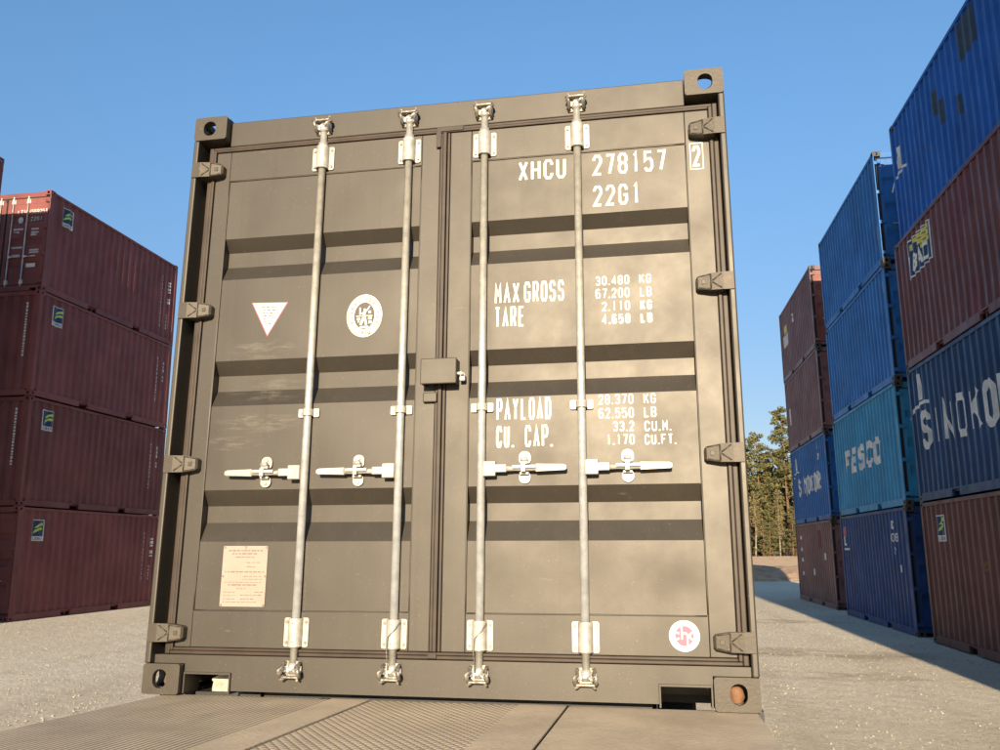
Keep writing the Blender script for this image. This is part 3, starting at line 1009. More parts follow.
# loose stones on the gravel
def rocks(n, area, size, name):
    mb = MB()
    base = [Vector(p) for p in ((0, 0, 1), (0.9, 0, 0.3), (0.28, 0.86, 0.3), (-0.73, 0.53, 0.3), (-0.73, -0.53, 0.3), (0.28, -0.86, 0.3), (0, 0, -0.6))]
    for _ in range(n):
        x, y = area()
        s = size()
        a = rnd.random() * 6.28
        q = Matrix.Rotation(a, 3, 'Z') @ Matrix.Rotation(rnd.uniform(-.5, .5), 3, 'X')
        vs = [mb.bm.verts.new(Vector((x, y, gz(x, y) + s * 0.2)) + q @ Vector((p.x * s * rnd.uniform(.7, 1.2), p.y * s * rnd.uniform(.6, 1.1), p.z * s * rnd.uniform(.5, .9)))) for p in base]
        for i in range(5):
            j = i % 5 + 1
            k = (i + 1) % 5 + 1
            mb.bm.faces.new((vs[0], vs[j], vs[k]))
            mb.bm.faces.new((vs[6], vs[k], vs[j]))
    return mb.mesh(name)
def areaL():
    y = 4.0 + 12.5 * rnd.random() ** 1.3
    return rnd.uniform(-12.6, -1.5) * (0.5 + y / 24), y
def areaR():
    y = 3.5 + 22 * rnd.random() ** 1.5
    return rnd.uniform(1.5 + 0.08 * y, 7.2), y
def both():
    return areaL() if rnd.random() < 0.55 else areaR()
st = link('loose_gravel', rocks(12000, both, lambda: 0.006 + 0.014 * rnd.random() ** 3, 'loose_gravel'), 'stone')
st['kind'] = 'stuff'
st['label'] = 'loose pale stones scattered over the gravel yard'

# dirt mound across the end of the aisle
mb = MB()
nx, ny = 90, 22
rows = []
for j in range(ny + 1):
    row = []
    for i in range(nx + 1):
        x = -14 + 52 * i / nx
        y = 45.5 + 11 * j / ny
        t = (y - 45.5) / 11
        hgt = math.sin(math.pi * t) ** 0.8 * (0.95 + 0.35 * noise.noise((x * 0.25, y * 0.15, 3.3)) + 0.22 * noise.noise((x * 0.9, y * 0.7, 8.1)))
        hgt *= min(1, (x + 14) / 4, (38 - x) / 4)
        e = 0.10 * noise.noise((x * 2.2, y * 2.2, 5.5)) if 0 < j < ny else 0
        row.append(mb.bm.verts.new((x, y, -1.32 + max(0, hgt) * 0.92 + (e if hgt > .1 else 0))))
    rows.append(row)
for A, B in zip(rows, rows[1:]):
    for i in range(nx):
        mb.bm.faces.new((A[i], A[i + 1], B[i + 1], B[i])).smooth = True
o = link('dirt_mound', mb.mesh('dirt_mound', False), 'soil')
o['kind'] = 'structure'

# ------------------------------------------------------------------ flatbed trailer under the main container
MAIN_ROT = (-0.0364261, 0.0053814, -0.0244616)     # x, y, z as solved from the photograph
mz = Matrix.Rotation(MAIN_ROT[2], 3, 'Z') @ Matrix.Rotation(MAIN_ROT[0], 3, 'X') @ Matrix.Rotation(MAIN_ROT[1], 3, 'Y')
EUL = mz.to_euler('XYZ')
trailer = empty('flatbed_trailer')
trailer.rotation_euler = EUL
tag(trailer, 'dusty steel flatbed trailer deck under the brown grey container', 'trailer')
Y0, Y1, YD = -1.75, 6.6, 0.050
def plate(x0, x1, z, name, mat, y0=Y0, y1=YD, bev=0.002):
    m = MB()
    m.box(x0, x1, y0, y1, z - 0.008, z, bev=bev)
    return link(name, m.mesh(name), mat, trailer)
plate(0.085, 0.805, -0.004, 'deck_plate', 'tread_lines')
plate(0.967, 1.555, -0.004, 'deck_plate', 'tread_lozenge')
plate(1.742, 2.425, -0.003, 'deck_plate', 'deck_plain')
plate(0.800, 0.958, -0.001, 'joint_strip', 'deck_plain')
plate(1.550, 1.734, -0.001, 'joint_strip', 'deck_plain')
m = MB()
for x in (0.075, 2.36):
    m.box(x, x + 0.07, Y0, YD, -0.150, -0.0125)
    m.box(x - 0.02, x + 0.09, YD + 0.001, Y1, -0.150, -0.0008)
m.box(0.1665, 0.46, 0.13, 0.33, -0.09, -0.0012)
m.box(0.47, 2.05, 0.145, 0.22, -0.150, 0.0125)
m.box(0.060, 0.1645, 0.20, 1.75, -0.0005, 0.0130)
m.box(0.1455, 2.3595, Y0, Y0 + 0.08, -0.150, -0.0125)
m.box(0.1665, 2.339, Y1 - 0.08, Y1, -0.150, -0.0125)
for x in (0.72, 1.62):
    m.box(x, x + 0.12, Y0 + 0.081, Y1 - 0.081, -0.42, -0.013)
for k in range(9):
    y = Y0 + 0.6 + k * 0.86
    if abs(y - 0.03) < 0.35:
        y = -0.30
    for a, b in ((0.1668, 0.7195), (0.8405, 1.6195), (1.7405, 2.3388)):
        m.box(a, b, y, y + 0.07, -0.15, -0.0135 if y < 0 else -0.08)
for y in (1.6, 2.9):
    m.box(0.62, 1.82, y - 0.06, y + 0.06, -0.72, -0.56)
    for x in (0.74, 1.66):
        m.box(x - 0.04, x + 0.10, y - 0.05, y + 0.05, -0.5595, -0.4205)
for x in (0.86, 1.50):
    m.box(x, x + 0.09, 5.2, 5.32, -1.05, -0.0135)
    m.box(x - 0.05, x + 0.14, 5.12, 5.40, -1.10, -1.05)
link('chassis', m.mesh('chassis'), 'chassis', trailer)
def wheel_mesh():
    w = MB()
    R, n = 0.43, 40
    pr = [(0.15, -0.02), (0.24, -0.02), (0.24, -0.10), (0.27, -0.12), (0.40, -0.12), (0.43, -0.10), (0.43, 0.10), (0.40, 0.12), (0.27, 0.12), (0.24, 0.10), (0.24, 0.02), (0.15, 0.02)]
    rings = [[w.bm.verts.new((a, r * math.cos(2 * math.pi * k / n), r * math.sin(2 * math.pi * k / n))) for r, a in pr] for k in range(n)]
    for k in range(n):
        A, B = rings[k], rings[(k + 1) % n]
        for i in range(len(pr)):
            w.bm.faces.new((A[i], A[(i + 1) % len(pr)], B[(i + 1) % len(pr)], B[i]))
    w.tube([(-0.06, 0, 0), (0.06, 0, 0)], 0.1495, 16)
    return w.mesh('wheel')
wm = wheel_mesh()
for y, z in ((1.6, -0.640), (2.9, -0.640)):
    for x in (0.30, 0.56, 1.90, 2.16):
        link('wheel', wm, 'tyre', trailer, (x, y, -0.64 + (y - 2.2) * 0.036))
def lock_mesh():
    w = MB()
    w.tube([(0, 0, 0), (0, 0, 0.02), (0, 0, 0.032), (0, 0, 0.072), (0, 0, 0.090)], [0.026, 0.026, 0.032, 0.022, 0.006], 12)
    return w.mesh('twist_lock')
lm = lock_mesh()
for x in (0.080, CW - 0.080):
    for y in (0.090, CL - 0.090):
        link('twist_lock', lm, 'rusty', trailer, (x, y, 0.0105))

# pale lump of concrete showing through the left pocket
m = MB()
m.box(0.232, 0.352, 0.150, 0.300, -0.0005, 0.066)
bmesh.ops.subdivide_edges(m.bm, edges=m.bm.edges[:], cuts=7, use_grid_fill=True)
for v in m.bm.verts:
    k = noise.noise(v.co * 21) * 0.007 + noise.noise(v.co * 60) * 0.003
    if v.co.z > 0.02:
        v.co += Vector((k, k, k))
        if v.co.x < 0.262:
            v.co.z -= (0.262 - v.co.x) * 0.45 * (v.co.z / 0.066)
    v.co.z = max(v.co.z, -0.0005)
cb = link('concrete_block', m.mesh('concrete_block'), 'block')
cb.rotation_euler = EUL
tag(cb, 'pale rough concrete lump under the brown grey container, behind its lower left pocket', 'concrete block')

# ------------------------------------------------------------------ the main container
main = empty('shipping_container')
main.rotation_euler = EUL
tag(main, 'brown grey container with white lettering and shiny locking rods, standing closest on the steel deck', 'shipping container')
P = container_body(main, 'main', False, 'galv', doormat='main_door', castmat='main_cast', hw='main_cast')
P['left']['label'] = 'left door with white emblem, triangle sticker and data plate'
P['right']['label'] = 'right door with white weight lettering and round logo'
def letter(parent, quads, mat='white', y=0.0542, name='lettering'):
    door = {LD: 'left', RD: 'right'}.get(parent) if y > 0.0515 else None
    return link(name, flat_mesh(name, quads, y, door=door), mat, parent)
RD, LD = P['right'], P['left']
FR = 0.0494
def line(s, x0, x1, z, h, w=0.0086):
    n = sum(0.5 if c == '.' else 1 for c in s)
    gap = 0.26
    adv = (x1 - x0) / (n - gap)
    return text_quads(s, x0, z, h, adv * (1 - gap), adv, w)
big = []
def add(*a, **k):
    return [(i, q) for i, q in line(*a, **k)]
letter(RD, add('XHCU', 1.549, 1.757, 2.161, 0.094, 0.0110))
letter(RD, add('278157', 1.874, 2.187, 2.161, 0.096, 0.0112))
letter(RD, add('22G1', 1.873, 2.075, 2.016, 0.096, 0.0112))
letter(RD, add('2', 2.297, 2.330, 2.164, 0.096, 0.011), y=FR)
letter(RD, poly_quads(ribbon([(2.288, 2.152), (2.288, 2.271), (2.340, 2.271), (2.340, 2.152), (2.288, 2.152)], 0.0035)), y=FR)
letter(RD, add('MAX', 1.446, 1.552, 1.602, 0.092))
letter(RD, add('GROSS', 1.573, 1.743, 1.602, 0.092))
letter(RD, add('TARE', 1.446, 1.574, 1.497, 0.090))
sw = 0.0052
letter(RD, add('30.480', 1.876, 2.015, 1.659, 0.040, sw))
letter(RD, add('KG', 2.057, 2.105, 1.660, 0.039, sw))
letter(RD, add('67.200', 1.875, 2.015, 1.602, 0.042, sw))
letter(RD, add('LB', 2.058, 2.105, 1.602, 0.042, sw))
letter(RD, add('2.110', 1.900, 2.015, 1.546, 0.040, sw))
letter(RD, add('KG', 2.057, 2.105, 1.544, 0.042, 0.0072))
letter(RD, add('4.650', 1.899, 2.015, 1.489, 0.042, 0.0072))
letter(RD, add('LB', 2.057, 2.105, 1.488, 0.042, 0.0082))
letter(RD, add('PAYLOAD', 1.456, 1.684, 1.098, 0.092))
letter(RD, add('CU.', 1.456, 1.528, 0.985, 0.090))
letter(RD, add('CAP.', 1.575, 1.688, 0.985, 0.090))
letter(RD, add('28.370', 1.877, 2.017, 1.151, 0.041, sw))
letter(RD, add('KG', 2.058, 2.106, 1.150, 0.041, sw))
letter(RD, add('62.550', 1.877, 2.017, 1.094, 0.042, sw))
letter(RD, add('LB', 2.058, 2.106, 1.094, 0.042, sw))
letter(RD, add('33.2', 1.933, 2.017, 1.040, 0.041, sw))
letter(RD, add('CU.M.', 2.058, 2.163, 1.038, 0.041, sw))
letter(RD, add('1.170', 1.905, 2.017, 0.986, 0.041, sw))
letter(RD, add('CU.FT.', 2.057, 2.180, 0.984, 0.041, sw))
# round logo, low on the right door
letter(RD, [(0, ell(2.179, 0.2575, 0.0565, 0.0565, 40))], 'white', FR + 0.0004, 'round_sticker')
letter(RD, [(0, ell(2.179, 0.2575, 0.0345, 0.0365, 32))], 'pink', FR, 'sticker_disc')
lw = 0.0062
q = ribbon([(2.160, 0.265), (2.155, 0.269), (2.146, 0.269), (2.140, 0.263), (2.140, 0.252), (2.146, 0.246), (2.155, 0.246), (2.160, 0.250)], lw)
q += ribbon([(2.1695, 0.292), (2.1695, 0.245)], lw) + ribbon([(2.1695, 0.261), (2.177, 0.268), (2.184, 0.268), (2.190, 0.262), (2.190, 0.222)], lw)
q += ribbon([(2.219, 0.265), (2.214, 0.269), (2.205, 0.269), (2.199, 0.263), (2.199, 0.252), (2.205, 0.246), (2.214, 0.246), (2.219, 0.250)], lw)
letter(RD, poly_quads(q), 'white', FR - 0.0004, 'sticker_letters')
# left door: triangle sticker, oval emblem, riveted plate
letter(LD, [(0, [(0.331, 1.668), (0.505, 1.662), (0.416, 1.506)])], 'redprint', 0.0537, 'triangle_border')
letter(LD, [(0, [(0.3385, 1.6640), (0.4975, 1.6585), (0.4162, 1.5160)])], 'white', 0.0533, 'triangle_sticker')
def dashes(x0, x1, z, h, seed, cen=False):
    r = random.Random(seed)
    out = []
    x = x0
    while x < x1 - 0.004:
        w = min(r.uniform(0.006, 0.022), x1 - x)
        out.append([(x, z), (x + w, z), (x + w, z + h), (x, z + h)])
        x += w + r.uniform(0.003, 0.006)
    return out
q = []
for z, a in ((1.641, 0.038), (1.626, 0.046), (1.613, 0.044), (1.600, 0.036), (1.588, 0.028), (1.574, 0.022), (1.562, 0.015)):
    q += dashes(0.417 - a, 0.417 + a, z, 0.0058, int(z * 1000))
letter(LD, poly_quads(q), 'print', 0.0529, 'sticker_print')
ex, ez = 0.8655, 1.580
def ring_quads(rx0, rz0, rx1, rz1, n=48):
    A, B = ell(ex, ez, rx0, rz0, n), ell(ex, ez, rx1, rz1, n)
    return [(A[i], A[(i + 1) % n], B[(i + 1) % n], B[i]) for i in range(n)]
letter(LD, poly_quads(ring_quads(0.081, 0.097, 0.077, 0.093) + ring_quads(0.0735, 0.0895, 0.047, 0.061)), 'white', 0.0537, 'oval_emblem')
q = []
txt = 'BUREAU VERITAS'
for i, ch in enumerate(txt):
    if ch == ' ':
        continue
    a = RAD(205 - 230 * i / (len(txt) - 1))
    c, s = math.cos(a), math.sin(a)
    cx, cz = ex + 0.060 * c, ez + 0.075 * s
    tx, tz = s, -c
    for _, qd in text_quads(ch, -0.0065, -0.0085, 0.017, 0.013, 0.013, 0.0034):
        q.append([(cx + p[0] * tx + p[1] * c, cz + p[0] * tz + p[1] * s) for p in qd])
for i, ch in enumerate('1828'):
    for _, qd in text_quads(ch, ex - 0.028 + 0.0150 * i, ez - 0.0840, 0.016, 0.012, 0.012, 0.0032):
        q.append(qd)
letter(LD, poly_quads(q), 'main', 0.0533, 'emblem_lettering')
q = [ell(ex + 0.001, ez + 0.026, 0.006, 0.007, 12)]
for pl, w in (([(ex, ez + 0.018), (ex - 0.002, ez - 0.006), (ex - 0.016, ez - 0.042)], 0.011), ([(ex + 0.002, ez - 0.006), (ex + 0.010, ez - 0.042)], 0.010),
              ([(ex + 0.003, ez + 0.015), (ex + 0.017, ez + 0.032), (ex + 0.024, ez + 0.044)], 0.0055), ([(ex - 0.003, ez + 0.014), (ex - 0.020, ez + 0.008), (ex - 0.021, ez + 0.038)], 0.0055),
              ([(ex + 0.024, ez + 0.022), (ex + 0.024, ez + 0.010)], 0.012), ([(ex - 0.037, ez - 0.001), (ex + 0.037, ez - 0.001)], 0.0035),
              ([(ex - 0.034, ez - 0.014), (ex - 0.018, ez - 0.014)], 0.008), ([(ex - 0.030, ez - 0.026), (ex - 0.021, ez - 0.026)], 0.007),
              ([(ex + 0.018, ez - 0.012), (ex + 0.034, ez - 0.012)], 0.012), ([(ex + 0.020, ez - 0.030), (ex + 0.034, ez - 0.030)], 0.012),
              ([(ex - 0.018, ez - 0.051), (ex + 0.020, ez - 0.051)], 0.007)):
    q += ribbon(pl, w)
letter(LD, poly_quads(q), 'white', 0.0531, 'emblem_figure')
m = MB()
m.prism(rrect(0.288, 0.488, 0.345, 0.592, 0.004), 'y', 0.0505, 0.0540)
n0 = len(m.bm.faces)
for x, z in ((0.294, 0.586), (0.388, 0.587), (0.482, 0.586), (0.294, 0.468), (0.482, 0.468), (0.294, 0.351), (0.482, 0.351)):
    m.tube([(x, 0.0504, z), (x, 0.0470, z)], 0.0048, 8)
for f in list(m.bm.faces)[n0:]:
    f.material_index = 1
me = m.mesh('data_plate')
me.materials.append(MAT['bolt'])
pl = link('data_plate', me, 'plate', LD)
q = []
for k, (z, a, b, h) in enumerate(((0.570, .312, .466, .0060), (0.557, .330, .448, .0060), (0.544, .345, .430, .0040), (0.522, .398, .456, .0035), (0.505, .398, .445, .0035),
                    (0.483, .300, .478, .0050), (0.466, .385, .470, .0030), (0.454, .385, .470, .0030), (0.442, .300, .470, .0026), (0.430, .320, .450, .0055), (0.416, .360, .400, .003),
                    (0.402, .300, .352, .0030), (0.402, .440, .478, .003), (0.390, .378, .470, .0035), (0.388, .300, .355, .0030), (0.374, .300, .362, .003), (0.374, .380, .440, .004), (0.362, .300, .450, .003))):
    q += dashes(a, b, z, h, 50 + k)
letter(LD, poly_quads(q), 'print', 0.0501, 'plate_print')
# lock box across the centre joint
m = MB()
m.box(1.146, 1.300, -0.020, -0.012, 1.246, 1.356, bev=0.004)
m.box(1.1475, 1.1555, -0.0115, 0.0495, 1.250, 1.353)
m.box(1.2905, 1.2985, -0.0115, 0.0495, 1.250, 1.353)
m.box(1.156, 1.290, -0.0115, 0.0450, 1.345, 1.353)
m.box(1.1460, 1.206, 0.030, 0.0480, 1.180, 1.222, bev=0.004)
lb = link('lock_box', m.mesh('lock_box'), 'main', main)
m = MB()
m.box(1.306, 1.330, 0.010, 0.026, 1.262, 1.282, bev=0.004)
m.tube([(1.310, 0.018, 1.280), (1.310, 0.018, 1.294), (1.318, 0.018, 1.299), (1.326, 0.018, 1.294), (1.326, 0.018, 1.280)], 0.003, 8)
m.box(1.299, 1.316, 0.015, 0.021, 1.292, 1.300)
link('padlock', m.mesh('padlock'), 'galv', lb)
# wire seals on the lower guides
for x, zz in ((1.050, 0.248), (1.398, 0.248)):
    m = MB()
    m.tube([(x + 0.030, 0.022, zz + 0.046), (x + 0.016, 0.002, zz + 0.020), (x - 0.012, -0.002, zz - 0.010), (x - 0.016, 0.000, zz - 0.060), (x - 0.010, 0.004, zz - 0.135)], 0.0019, 6)
    link('wire_seal', m.mesh('wire_seal'), 'cam', P['left' if x < 1.2 else 'right'])

# ------------------------------------------------------------------ container stacks
def stack_box(mat, label, x, y, z, group, reverse=False, rodmat='galv', **kw):
    """x, y: the corner with the smallest coordinates; reverse turns the doors away from the camera"""
    r = empty('shipping_container', (x, y, z))
    if reverse:
        r.location = (x + CW, y + CL, z)
        r.rotation_euler = (0, 0, math.pi)
    tag(r, label, 'shipping container', group)
    return r, container_body(r, mat, True, rodmat, gmat='dark', castmat='grimy' if mat not in ('maroon', 'maroon2') else None, **kw)
def on_wall(parts, side, quads, mat, name='lettering'):
    w = parts['wall_l' if side == 'l' else 'wall_r']
    return link(name, wall_decal(name, quads, side), mat, w)
def rect(u0, u1, v0, v1):
    return [(u0, v0), (u1, v0), (u1, v1), (u0, v1)]
def florens(parts, side, u, v, w=0.44, h=0.50, caption='FLORENS'):
    """blue square decal with two yellow swooshes over a white caption bar; u, v is its lower left corner"""
    on_wall(parts, side, [(0, rect(u, u + w, v, v + h))], 'oldwhite', 'logo_border')
    on_wall(parts, side, [(1, rect(u + .02, u + w - .02, v + .11, v + h - .02))], 'logonavy', 'logo_panel')
    sw1 = [(u + .06, v + .17), (u + .14, v + .26), (u + .26, v + .31), (u + .38, v + .32), (u + .38, v + .26), (u + .24, v + .25), (u + .15, v + .20)]
    sw2 = [(u + .12, v + .30), (u + .20, v + .38), (u + .30, v + .42), (u + .40, v + .43), (u + .40, v + .36), (u + .28, v + .36), (u + .19, v + .31)]
    on_wall(parts, side, [(2, sw1), (2, sw2)], 'logogreen', 'logo_swoosh')
    on_wall(parts, side, [(k % 2 + 2, q) for k, q in text_quads(caption, u + .04, v + .025, .06, .038, .053, .012)], 'logonavy', 'logo_lettering')
def side_code(parts, side, u, v, s, h=0.10, w=0.018, vertical=False, mat='oldwhite'):
    if vertical:
        q = []
        for i, ch in enumerate(s):
            q += text_quads(ch, u, v - i * h * 1.25, h, h * .6, h, w)
    else:
        q = text_quads(s, u, v, h, h * .6, h * .8, w)
    on_wall(parts, side, q, mat)
def flow_lines(parts, side, u, v0, v1, seed):
    """column of small white weight lettering running down the wall, too small to read"""
    r = random.Random(seed)
    q = []
    for c, (du, lo, hi) in enumerate(((0.0, 0.0, 1.0), (0.34, 0.0, 0.30), (0.34, 0.50, 0.60), (0.34, 0.72, 0.92))):
        v = v0 + (v1 - v0) * lo
        while v < v0 + (v1 - v0) * hi:
            l = r.uniform(0.04, 0.10)
            q.append((c, rect(u + du, u + du + (0.035 if c < 2 else 0.10), v, v + l)))
            v += l + r.uniform(0.025, 0.05)
    on_wall(parts, side, q, 'oldwhite', 'side_lettering')

# left: four maroon containers; the right side wall looks at the aisle
LXW, LYW, LZW = -12.12, 14.70, -0.955
DX = (0.02, -0.02, 0.02, 0.0)
names = ('maroon container on the gravel, bottom of the left stack', 'maroon container second from the ground in the left stack',
         'maroon container third from the ground in the left stack', 'maroon container with sunlit upper door end, top of the left stack')
for k in range(4):
    r, p = stack_box('maroon' if k != 1 else 'maroon2', names[k], LXW - CW + DX[k], LYW + (0.0, .03, -.02, .02)[k], LZW + k * 2.596, 'maroon containers stacked on the left', reverse=(k in (1, 2)), rodmat='oldwhite' if k == 3 else 'galv')
    side = 'r' if k not in (1, 2) else 'l'
    # along the wall from near to far: u runs left to right for someone in the aisle
    def U(t, side=side):
        return t if side == 'r' else t - CL
    florens(p, side, U(0.52), (1.80, 1.84, 1.84, 1.86)[k])
    flow_lines(p, side, U(5.30), 0.75 if k != 3 else 0.45, 2.05, 20 + k)
    if k == 3:
        D = p['right']
        letter(D, text_quads('TTNU', 1.50, 2.02, .11, .075, .10, .016), 'oldwhite', 0.0542)
        letter(D, text_quads('569253', 1.905, 2.02, .11, .06, .075, .014), 'oldwhite', 0.0542)
        letter(D, text_quads('6', 2.30, 2.02, .11, .04, .075, .012), 'oldwhite', FR)
        letter(D, text_quads('22G1', 1.905, 1.825, .11, .06, .085, .014), 'oldwhite', 0.0542)
        q = [(0, ell(1.63, 1.86, 0.07, 0.085, 20))]
        for z, a, b in ((1.68, 1.45, 1.72), (1.60, 1.45, 1.62), (1.67, 1.95, 2.15), (1.58, 1.95, 2.15), (1.52, 1.95, 2.1), (1.20, 1.45, 1.75), (1.12, 1.95, 2.2), (1.06, 1.95, 2.2), (1.0, 1.45, 1.7)):
            q += [(1, d) for d in dashes(a, b, z - 0.08, 0.045, int(a * 70 + z * 100))]
        letter(D, q + [(2, rect(1.9, 2.15, 0.62, 0.72))], 'oldwhite', 0.0542, 'door_lettering')
    else:
        # vertical serial lettering on the front end wall of the reversed boxes
        if k in (1, 2):
            q = []
            rr = random.Random(k)
            z = 0.95
            while z < 2.25:
                l = rr.uniform(.03, .07)
                q.append((0, rect(0.30, 0.355, z, z + l)))
                z += l + .022
            me = flat_mesh('lettering', q, 0.0)
            for v in me.vertices:
                v.co.y = CL - 0.008 + (0 - v.co.y)
            link('lettering', me, 'oldwhite', p['end'])
# taller looking neighbour nearer the camera, only its far edge is in view
for k in range(4):
    stack_box('maroon2', 'dark maroon container at the left edge of the view, in front of the maroon stack', -12.04 - CW, 6.92, -0.965 + k * 2.596, 'containers at the left edge', reverse=True)

# right: near stack, the left side wall looks at the aisle
NX, NY, NZ = 7.365, 8.42, -1.185
def near(k, mat, label, dx=0.0, **kw):
    r, p = stack_box(mat, label, NX + dx, NY, NZ + k * 2.594, 'containers in the near right stack', **kw)
    def U(yw):                 # world y to u on the left wall
        return -(yw - NY)
    return p, U, NZ + k * 2.594
p, U, z0 = near(0, 'rustred', 'rust red container on the gravel, lowest of the nearest right stack')
florens(p, 'l', U(13.70), 0.66 - z0, 0.42, 0.47)
on_wall(p, 'l', [(0, rect(U(11.72), U(11.50), 0.18 - z0, 0.34 - z0))], 'rusty', 'faded_sticker')
p, U, z0 = near(1, 'navy', 'navy container with large white SINOKO lettering in the nearest right stack', 0.0)
q = text_quads('SINOKOR', U(13.98), 2.36 - z0, 0.74, 0.47, 0.615, 0.13)
on_wall(p, 'l', q, 'oldwhite')
def sail(U, z, yw, s=1.0):
    a = [(U(yw) + 0.08 * s, z + 0.10 * s), (U(yw) + 0.02 * s, z + 0.30 * s), (U(yw) + 0.10 * s, z + 0.46 * s), (U(yw) + 0.06 * s, z + 0.66 * s), (U(yw) + 0.22 * s, z + 0.66 * s), (U(yw) + 0.26 * s, z + 0.36 * s), (U(yw) + 0.24 * s, z + 0.10 * s)]
    b = ribbon([(U(yw) - 0.55 * s, z - 0.22 * s), (U(yw) - 0.30 * s, z - 0.05 * s), (U(yw) + 0.0 * s, z + 0.0 * s), (U(yw) + 0.3 * s, z + 0.05 * s), (U(yw) + 0.62 * s, z + 0.0 * s)], 0.07 * s)
    return [(0, a)] + [(1, x) for x in b]
on_wall(p, 'l', sail(U, 3.22 - z0, 14.13 - 0.1, 0.9), 'oldwhite', 'sail_emblem')
p, U, z0 = near(2, 'brown', 'red brown container with BAO logo panel in the nearest right stack', 0.0)
ua, ub, va, vb = U(13.80), U(12.42), 5.66 - z0, 6.40 - z0
on_wall(p, 'l', [(0, rect(ua, ub, va, vb))], 'oldwhite', 'logo_border')
on_wall(p, 'l', [(1, rect(ua + .03, ub - .03, va + .03, vb - .03))], 'logonavy', 'logo_panel')
on_wall(p, 'l', [(2, rect(ua + .45, ub - .05, vb - .14, vb - .05)), (2, rect(ua + .60, ub - .05, vb - .26, vb - .16)), (2, rect(ua + .80, ub - .05, vb - .36, vb - .28)), (2, rect(ua + .22, ua + .36, vb - .22, vb - .10))], 'logoyellow', 'logo_bars')
on_wall(p, 'l', [(3, q) for k, q in text_quads('BAO', ua + .24, va + .08, .33, .27, .335, .065, 0.12)], 'white', 'logo_lettering')
on_wall(p, 'l', [(3, q) for q in ribbon([(ua + .08, va + .08), (ua + .16, va + .42)], .07)], 'white', 'logo_stroke')
for q in [(0, rect(U(11.55), U(11.0), 5.30 - z0, 6.2 - z0)), (0, rect(U(11.0), U(10.45), 5.85 - z0, 6.5 - z0)), (0, rect(U(11.05), U(10.5), 4.1 - z0, 4.75 - z0))]:
    on_wall(p, 'l', [q], 'patchred', 'repair_patch')
p, U, z0 = near(3, 'blue', 'blue container with dark repair patches, topmost of the nearest right stack', 0.14)
on_wall(p, 'l', sail(U, 8.05 - z0, 14.22, 0.85), 'oldwhite', 'sail_emblem')
for q in [(0, rect(U(12.0), U(11.70), 8.15 - z0, 8.62 - z0)), (0, rect(U(11.70), U(11.44), 7.85 - z0, 8.3 - z0)), (0, rect(U(11.0), U(10.75), 7.6 - z0, 7.95 - z0)), (0, rect(U(10.6), U(9.9), 8.4 - z0, 9.05 - z0))]:
    on_wall(p, 'l', [q], 'patch', 'repair_patch')

# second right stack
SX, SY, SZ = 7.40, 15.50, -1.195
def second(k, mat, label, dx=0.0, **kw):
    r, p = stack_box(mat, label, SX + dx, SY, SZ + k * 2.596, 'containers in the second right stack', **kw)
    return p, (lambda yw: -(yw - SY)), SZ + k * 2.596
p, U, z0 = second(0, 'deepblue', 'deep blue container on the gravel beneath the turquoise one', -0.02)
on_wall(p, 'l', [(0, ell(U(21.18), 0.98 - z0, .10, .13, 16))], 'redprint', 'logo_dot')
on_wall(p, 'l', text_quads('L', U(21.25), 0.62 - z0, .26, .16, .2, .05) + [(5, rect(U(21.35), U(20.75), 0.50 - z0, 0.55 - z0))], 'oldwhite', 'logo_stroke')
side_code(p, 'l', U(16.75), 0.95 - z0, 'DC', .18, .035)
side_code(p, 'l', U(16.78), 0.68 - z0, '0080', .18, .03)
side_code(p, 'l', U(16.70), 0.42 - z0, '22', .15, .03)
side_code(p, 'l', U(16.45), 0.02 - z0, 'II', .2, .05)
p, U, z0 = second(1, 'turq', 'turquoise container with white FESCO lettering in the second right stack', 0.0)
q = text_quads('FESCO', U(20.62), 2.42 - z0, 0.62, 0.58, 0.72, 0.16, 0.25)
on_wall(p, 'l', q, 'oldwhite')
p, U, z0 = second(2, 'blue2', 'plain bright blue container third from the ground in the second right stack', 0.02)
for q in [(0, rect(U(15.78), U(15.72), 6.0 - z0, 6.25 - z0)), (1, rect(U(15.85), U(15.75), 4.95 - z0, 5.2 - z0))]:
    on_wall(p, 'l', [q], 'oldwhite', 'pale_scrape')
p, U, z0 = second(3, 'blue2', 'bright blue container with sunlit corner post, topmost of the second right stack', 0.02)
for q in [(0, rect(U(15.85), U(15.72), 7.2 - z0, 7.5 - z0))]:
    on_wall(p, 'l', [q], 'oldwhite', 'pale_scrape')

# third right stack
TX, TY, TZ = 7.53, 23.35, -1.20
def third(k, mat, label, dx=0.0, **kw):
    r, p = stack_box(mat, label, TX + dx, TY, TZ + k * 2.585, 'containers in the farthest right stack', **kw)
    return p, (lambda yw: -(yw - TY)), TZ + k * 2.585
p, U, z0 = third(0, 'rose', 'faded brown container on the gravel, lowest of the farthest right stack', -0.02)
for q in [(0, rect(U(28.6), U(28.4), z - z0, z + .12 - z0)) for z in (0.85, 0.45, 0.1, -0.35)] + [(0, rect(U(24.7), U(24.5), 0.2 - z0, 0.4 - z0)), (0, rect(U(26.6), U(26.4), -0.3 - z0, -0.1 - z0))]:
    on_wall(p, 'l', [q], 'oldwhite', 'pale_mark')
for q in [(0, rect(U(25.6), U(25.0), 0.55 - z0, 1.1 - z0))]:
    on_wall(p, 'l', [q], 'patchred', 'repair_patch')
p, U, z0 = third(1, 'sinoblue', 'royal blue container with small SINOKO lettering in the farthest right stack', 0.0)
on_wall(p, 'l', text_quads('SINOKOR', U(28.35), 2.30 - z0, 0.62, 0.42, 0.56, 0.12), 'oldwhite')
on_wall(p, 'l', sail(U, 3.15 - z0, 28.65, 0.75), 'oldwhite', 'sail_emblem')
